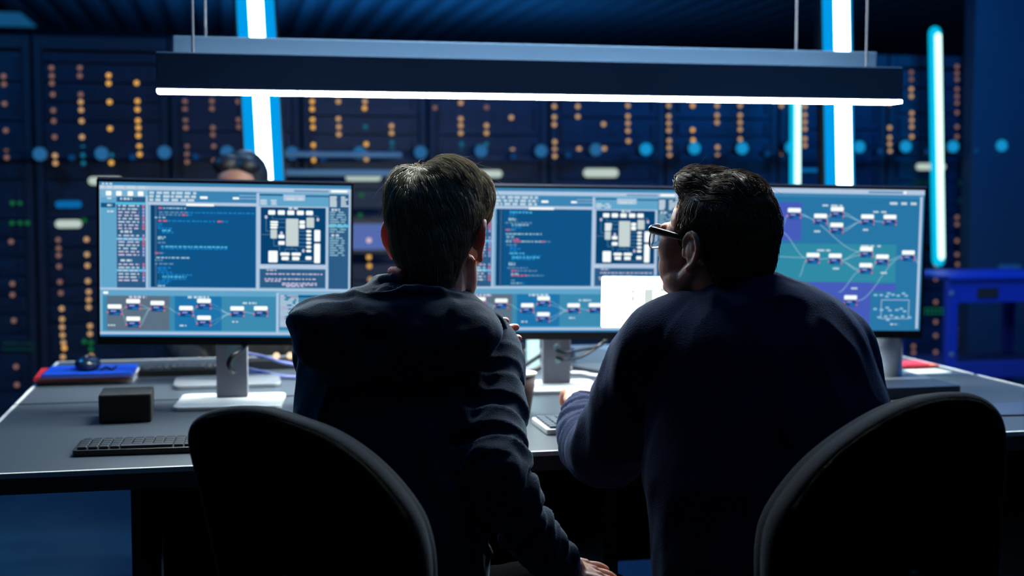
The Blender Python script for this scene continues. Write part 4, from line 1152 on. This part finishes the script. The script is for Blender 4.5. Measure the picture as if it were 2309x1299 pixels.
o = build('shirt_collar', bm, mat('red_cotton', (200, 60, 84), .8), A, smooth=True); o['label'] = 'pinkish red shirt collar at the neck'
bm = bmesh.new()
for h, k_ in ((hipR, kneeR), (hipL, kneeL)):
    tube(bm, [h, k_, Vector((k_.x, k_.y + .02, .1))], [.085, .068, .055], n=18, sub=4)
ell(bm, PZ(890, .53, 2.2), (.17, .15, .10))
me = remesh(bm, .009, 2, .5, folds(.006, 4)); link_mesh('trousers', me, M_jeans, A, smooth=True)
for k_ in (kneeR, kneeL):
    bm = bmesh.new(); ell(bm, (k_.x, k_.y + .09, .045), (.05, .14, .045)); build('shoe', bm, M_shoe, A, smooth=True)
# hair A
bm = bmesh.new()
E = lambda c, r_: ell(bm, c, r_, HA, 20)
E((0, -.016, .046), (.082, .100, .083)); E((0.004, -.05, .005), (.066, .062, .078)); E((.006, -.052, -.045), (.050, .042, .05))
E((.022, -.004, .078), (.058, .085, .064)); E((-.045, -.02, .073), (.036, .07, .052)); E((.052, .035, .078), (.034, .048, .044)); E((.062, .02, .088), (.024, .04, .026))
E((.054, .055, .052), (.022, .028, .026)); E((-.046, .02, .05), (.033, .05, .042))
E((.012, .05, .095), (.06, .05, .035))
def flowA(p, c):
    d = p - c; d.normalize(); 
    return d * .9 + Vector((.25 if p.x > -.02 else -.2, .15, -.55))
hair(A, bm, HA, Vector((-.025, -.045, .145)), flowA, 7000, .05, M_hairA, .004, 11, 60, .0008)

# ---- person B, glasses, sweater
HB = place_head(1612, 563, 2.25, R(47), R(9), R(0), .93)
base = PZ(1760, 0, 2.15)
B = empty('person', (base.x, base.y, 0), 'person with glasses and brown hair in a navy sweater, seated on the right, typing', 'person')
rowsB = [(618, 1640, 1745, 2.23, .075), (634, 1600, 1800, 2.23, .09), (655, 1560, 1858, 2.23, .105), (685, 1505, 1905, 2.23, .12), (722, 1462, 1934, 2.22, .13), (770, 1450, 1956, 2.21, .138), (830, 1458, 1978, 2.20, .142),
         (905, 1462, 2004, 2.18, .145), (1000, 1456, 2016, 2.16, .145), (1080, 1451, 2012, 2.14, .145), (1180, 1462, 2002, 2.12, .145), (1299, 1474, 1995, 2.10, .15), (1400, 1480, 1990, 2.11, .155), (1490, 1490, 1980, 2.13, .15)]
shB, elB, wrB = P(1480, 790, D=2.22), P(1366, 1015, D=2.38), P(1316, 914, D=2.66)
pathB = [P(1540, 740, D=2.22), shB, P(1440, 885, D=2.27), elB, P(1322, 985, D=2.50), P(1315, 940, D=2.60), wrB]
radB = [.066, .074, .076, .072, .056, .042, .031]
shB2, elB2, wrB2 = P(1895, 790, D=2.24), P(1930, 1000, D=2.42), P(1760, 965, D=2.68)
kR, kL = PZ(1960, .50, 2.66), PZ(1620, .50, 2.66); hR, hL = PZ(1850, .50, 2.16), PZ(1650, .50, 2.16)
bm = bmesh.new()
head_parts(bm, HB, .84, chub=1)
tube(bm, [HB @ Vector((0, -.02, -.02)), HB @ Vector((0, -.03, -.07)), P(1668, 668, D=2.24), P(1690, 740, D=2.23)], [.058, .060, .066, .08], n=20)
ell(bm, HB @ Vector((0, .03, -.085)), (.042, .042, .026))
torso(bm, rowsB[3:], .03)
tube(bm, [shB, elB, wrB], [.042, .036, .026], n=14, sub=1); tube(bm, [shB2, elB2, wrB2], [.042, .036, .026], n=14, sub=1)
hand(bm, wrB, fh + cr * .02 + Vector((0, 0, .12)), Vector((0, -.0, 1)), 1, curl=(.5, .5, .5, .52), spread=.16, thumb=.5, k=1.08)
hand(bm, wrB2, Vector((-.35, .9, -.08)), Vector((0, 0, 1)), -1, curl=(.35, .4, .45, .5), spread=.1, thumb=.5)
for h, k_ in ((hR, kR), (hL, kL)):
    f = Vector((k_.x, k_.y + .02, .08)); tube(bm, [h, k_, f], [.065, .05, .035], n=14, sub=1); tube(bm, [f, f + Vector((0, .12, -.03))], [.035, .03], n=10, sub=1)
me = remesh(bm, .0027, 3, .5)
link_mesh('body', me, M_skin, B, smooth=True)
bm = bmesh.new()
torso(bm, rowsB, e=2.0)
tube(bm, pathB, radB, n=20, sub=5)
tube(bm, [P(1850, 760, D=2.23), shB2, elB2, wrB2], [.055, .062, .055, .036], n=20, sub=5)
me = remesh(bm, .0055, 12, .7, arm_disp(folds(.008, 8), pathB[3:], .009, 110))
link_mesh('sweater', me, M_sweat, B, smooth=True)
bm = bmesh.new()
for h, k_ in ((hR, kR), (hL, kL)):
    tube(bm, [h, k_, Vector((k_.x, k_.y + .02, .1))], [.09, .07, .055], n=18, sub=4)
ell(bm, PZ(1745, .53, 2.16), (.19, .16, .10))
me = remesh(bm, .009, 2, .5, folds(.006, 6)); link_mesh('trousers', me, M_jeans, B, smooth=True)
for k_ in (kR, kL):
    bm = bmesh.new(); ell(bm, (k_.x, k_.y + .09, .045), (.05, .14, .045)); build('shoe', bm, M_shoe, B, smooth=True)
bm = bmesh.new()
E = lambda c, r_: ell(bm, c, r_, HB, 20)
E((0, -.020, .050), (.0805, .099, .087)); E((0, -.052, -.0), (.070, .064, .078)); E((0, -.06, -.04), (.058, .042, .045))
E((0, .020, .105), (.056, .068, .040)); E((-.012, .045, .112), (.045, .045, .030)); E((-.0, -.03, .1), (.062, .06, .045))
for s in (-1, 1): E((s * .058, .012, .035), (.022, .030, .035))
def flowB(p, c):
    d = p - c; d.normalize()
    if p.z > .09: return Vector((.35, -.9, .0)) * .8 + d * .4
    return d * .6 + Vector((0, -.55, -.8))
hair(B, bm, HB, Vector((.0, -.06, .135)), flowB, 6500, .035, M_hairB, .0038, 23, 50, .0007)
# glasses
G = Matrix.Identity(4)
fr = mat('glasses_black', (10, 12, 16), .25)
g_root = bpy.data.objects.new('glasses', None); COL.objects.link(g_root); g_root.parent = B
g_root.matrix_basis = wm(B).inverted() @ HB
bm = bmesh.new()
for s in (-1, 1):
    bar_pts = [(s * .073, .094, .022), (s * .076, .06, .021), (s * .078, .02, .020), (s * .079, -.006, .018), (s * .078, -.022, .004)]
    tube(bm, bar_pts, [.0042, .0040, .0032, .0028, .0022], n=8, sub=4, flat=1.6, M=HB, flat_dir=(0, 0, 1))
    tube(bm, [(s * .074, .095, .022), (s * .058, .103, .025), (s * .034, .106, .025), (s * .010, .107, .021)], [.0042, .0042, .0040, .0036], n=8, sub=4, M=HB)
tube(bm, [(-.010, .107, .021), (0, .109, .019), (.010, .107, .021)], .0028, n=8, M=HB)
build('frame', bm, fr, g_root, smooth=True)
for s in (-1, 1):
    oc = []
    for k in range(20):
        a = 2 * PI * k / 20; oc.append(Vector((s * .038 + .029 * math.copysign(abs(math.cos(a)) ** .7, math.cos(a)), .1065 - abs(s * .038 + .029 * math.cos(a)) ** 2 * 1.6, .004 + .020 * math.copysign(abs(math.sin(a)) ** .75, math.sin(a)))))
    bm = bmesh.new(); tube(bm, [HB @ v for v in oc[9:]] + [HB @ oc[0]], .0010, n=6, sub=1); build('lens_rim', bm, M_silver, g_root, smooth=True)
    bm = bmesh.new(); skin_rings(bm, [[HB @ v for v in oc], [HB @ (v + Vector((0, .0016, 0))) for v in oc]])
    gl = mat('lens_glass', (235, 245, 250), .02); gl.node_tree.nodes['Principled BSDF'].inputs['Transmission Weight'].default_value = 1.0; gl.node_tree.nodes['Principled BSDF'].inputs['IOR'].default_value = 1.3
    build('lens', bm, gl, g_root)

# ---- person opposite, only the top of the head shows
HC = place_head(545, 436, 4.45, R(168), R(-6), R(0))
base = PZ(545, 0, 4.5)
Cc = empty('person', (base.x, base.y, 0), 'dark haired person at the far desk, head top showing above the left monitor', 'person')
bm = bmesh.new(); head_parts(bm, HC)
tube(bm, [HC @ Vector((0, -.02, -.02)), PZ(545, 1.0, 4.5)], [.055, .065], n=16, sub=1)
tube(bm, [PZ(545, 1.02, 4.5), PZ(545, .5, 4.55)], [.12, .12], n=16, sub=1)
for s in (-1, 1):
    hp = PZ(545 + s * 60, .52, 4.5); tube(bm, [hp, hp + Vector((s * .03, -.38, 0)), hp + Vector((s * .03, -.36, -.44))], [.06, .05, .035], n=12, sub=1)
    sh = PZ(545 + s * 105, 1.0, 4.5); wr = sh + Vector((s * -.02, -.2, -.17)); wr.z = .66
    tube(bm, [sh, sh + Vector((s * .06, .02, -.27)), wr], [.04, .035, .025], n=12, sub=1)
    hand(bm, wr, (0, -1, -.15), (0, 0, 1), s, curl=(.4, .4, .4, .4))
me = remesh(bm, .005, 2, .5); link_mesh('body', me, M_skin2, Cc, smooth=True)
bm = bmesh.new()
tube(bm, [PZ(545, 1.12, 4.5), PZ(545, 1.05, 4.5), PZ(545, .82, 4.5), PZ(545, .46, 4.55)], [.06, .15, .175, .17], n=20, sub=4, flat=.75, flat_dir=(0, 1, 0))
for s in (-1, 1):
    sh = PZ(545 + s * 105, 1.0, 4.5); wr = sh + Vector((s * -.02, -.2, -.17)); wr.z = .66
    tube(bm, [sh, sh + Vector((s * .06, .02, -.27)), wr], [.06, .052, .036], n=14, sub=4)
me = remesh(bm, .008, 2, .5, folds(.006, 9)); link_mesh('sweatshirt', me, M_blackm, Cc, smooth=True)
bm = bmesh.new()
for s in (-1, 1):
    hp = PZ(545 + s * 60, .52, 4.5); tube(bm, [hp, hp + Vector((s * .03, -.38, 0)), hp + Vector((s * .03, -.36, -.42))], [.085, .068, .05], n=14, sub=4)
me = remesh(bm, .01, 2, .5); link_mesh('trousers', me, M_jeans, Cc, smooth=True)
bm = bmesh.new(); E = lambda c, r_: ell(bm, c, r_, HC, 18)
E((0, -.02, .055), (.085, .1, .09)); E((0, -.045, 0), (.078, .07, .09)); E((.03, .035, .1), (.05, .045, .035)); E((-.04, .03, .095), (.04, .04, .03))
me = remesh(bm, .005, 2, .5); link_mesh('hair', me, mat('hair_black', (16, 16, 20), .5), Cc, smooth=True)
# stool for that person
c = PZ(545, 0, 4.55)
e = empty('stool', (c.x, c.y, 0), 'dark stool under the person at the far desk', 'stool')
bm = bmesh.new(); cyl(bm, (c.x, c.y, .40), (c.x, c.y, .44), .2, 28); build('seat', bm, M_chair, e, bevel=.01)
for k in range(4):
    a = PI / 4 + k * PI / 2; bm = bmesh.new(); cyl(bm, (c.x + .12 * math.cos(a), c.y + .12 * math.sin(a), .4), (c.x + .2 * math.cos(a), c.y + .2 * math.sin(a), 0), .014, 10); build('leg', bm, M_dark, e)

# ------------------------------------------------------------------ added fill lights, out of view
def area(name, loc, size, rgb, power, rot=(0, 0, 0), size_y=None):
    l = bpy.data.lights.new(name, 'AREA'); l.energy = power; l.color = lin(rgb); l.size = size
    if size_y: l.shape = 'RECTANGLE'; l.size_y = size_y
    o = bpy.data.objects.new(name, l); COL.objects.link(o); o.location = loc; o.rotation_euler = rot
    return o
area('rack_aisle_fill', (1.5, 4.9, 2.62), 3.5, (20, 120, 215), 55, (R(40), 0, 0), .4)  # added fill that turns the rack fronts blue
area('right_blue_fill', (3.4, 4.5, 2.5), .8, (10, 125, 215), 85, (R(25), R(15), 0))  # added blue fill for the right part of the racks
area('desk_fill', (1.1, 2.0, 2.62), 1.6, (50, 120, 200), 5, (R(12), 0, 0), .4)  # unseen fill added for pendant faces, hair and shoulders
area('ceiling_wash', (1.2, 10.3, 1.7), 3.0, (40, 130, 200), 60, (R(180), 0, 0), .8)  # added upward fill that brightens the far ceiling
area('work_fill', (.95, 3.24, 2.6), 1.4, (222, 238, 240), 85, (R(-22), 0, 0), .2)  # unseen fill added for hair, faces and desk
area('left_floor_fill', (-1.6, 4.6, 2.5), .4, (10, 125, 200), 50)  # added fill that tints the floor at the left blue

w = bpy.data.worlds.new('world'); SC.world = w; w.use_nodes = True
bg = w.node_tree.nodes['Background']; bg.inputs[0].default_value = (.02, .06, .2, 1); bg.inputs[1].default_value = .02

SC.view_settings.view_transform = 'Standard'
SC.view_settings.look = 'None'
SC.view_settings.gamma = 1.0
SC.view_settings.use_curve_mapping = False
SC.view_settings.exposure = 0.0
SC.cycles.use_denoising = True
SC.cycles.denoiser = 'OPENIMAGEDENOISE'
SC.cycles.max_bounces = 6
SC.cycles.sample_clamp_indirect = 4.0
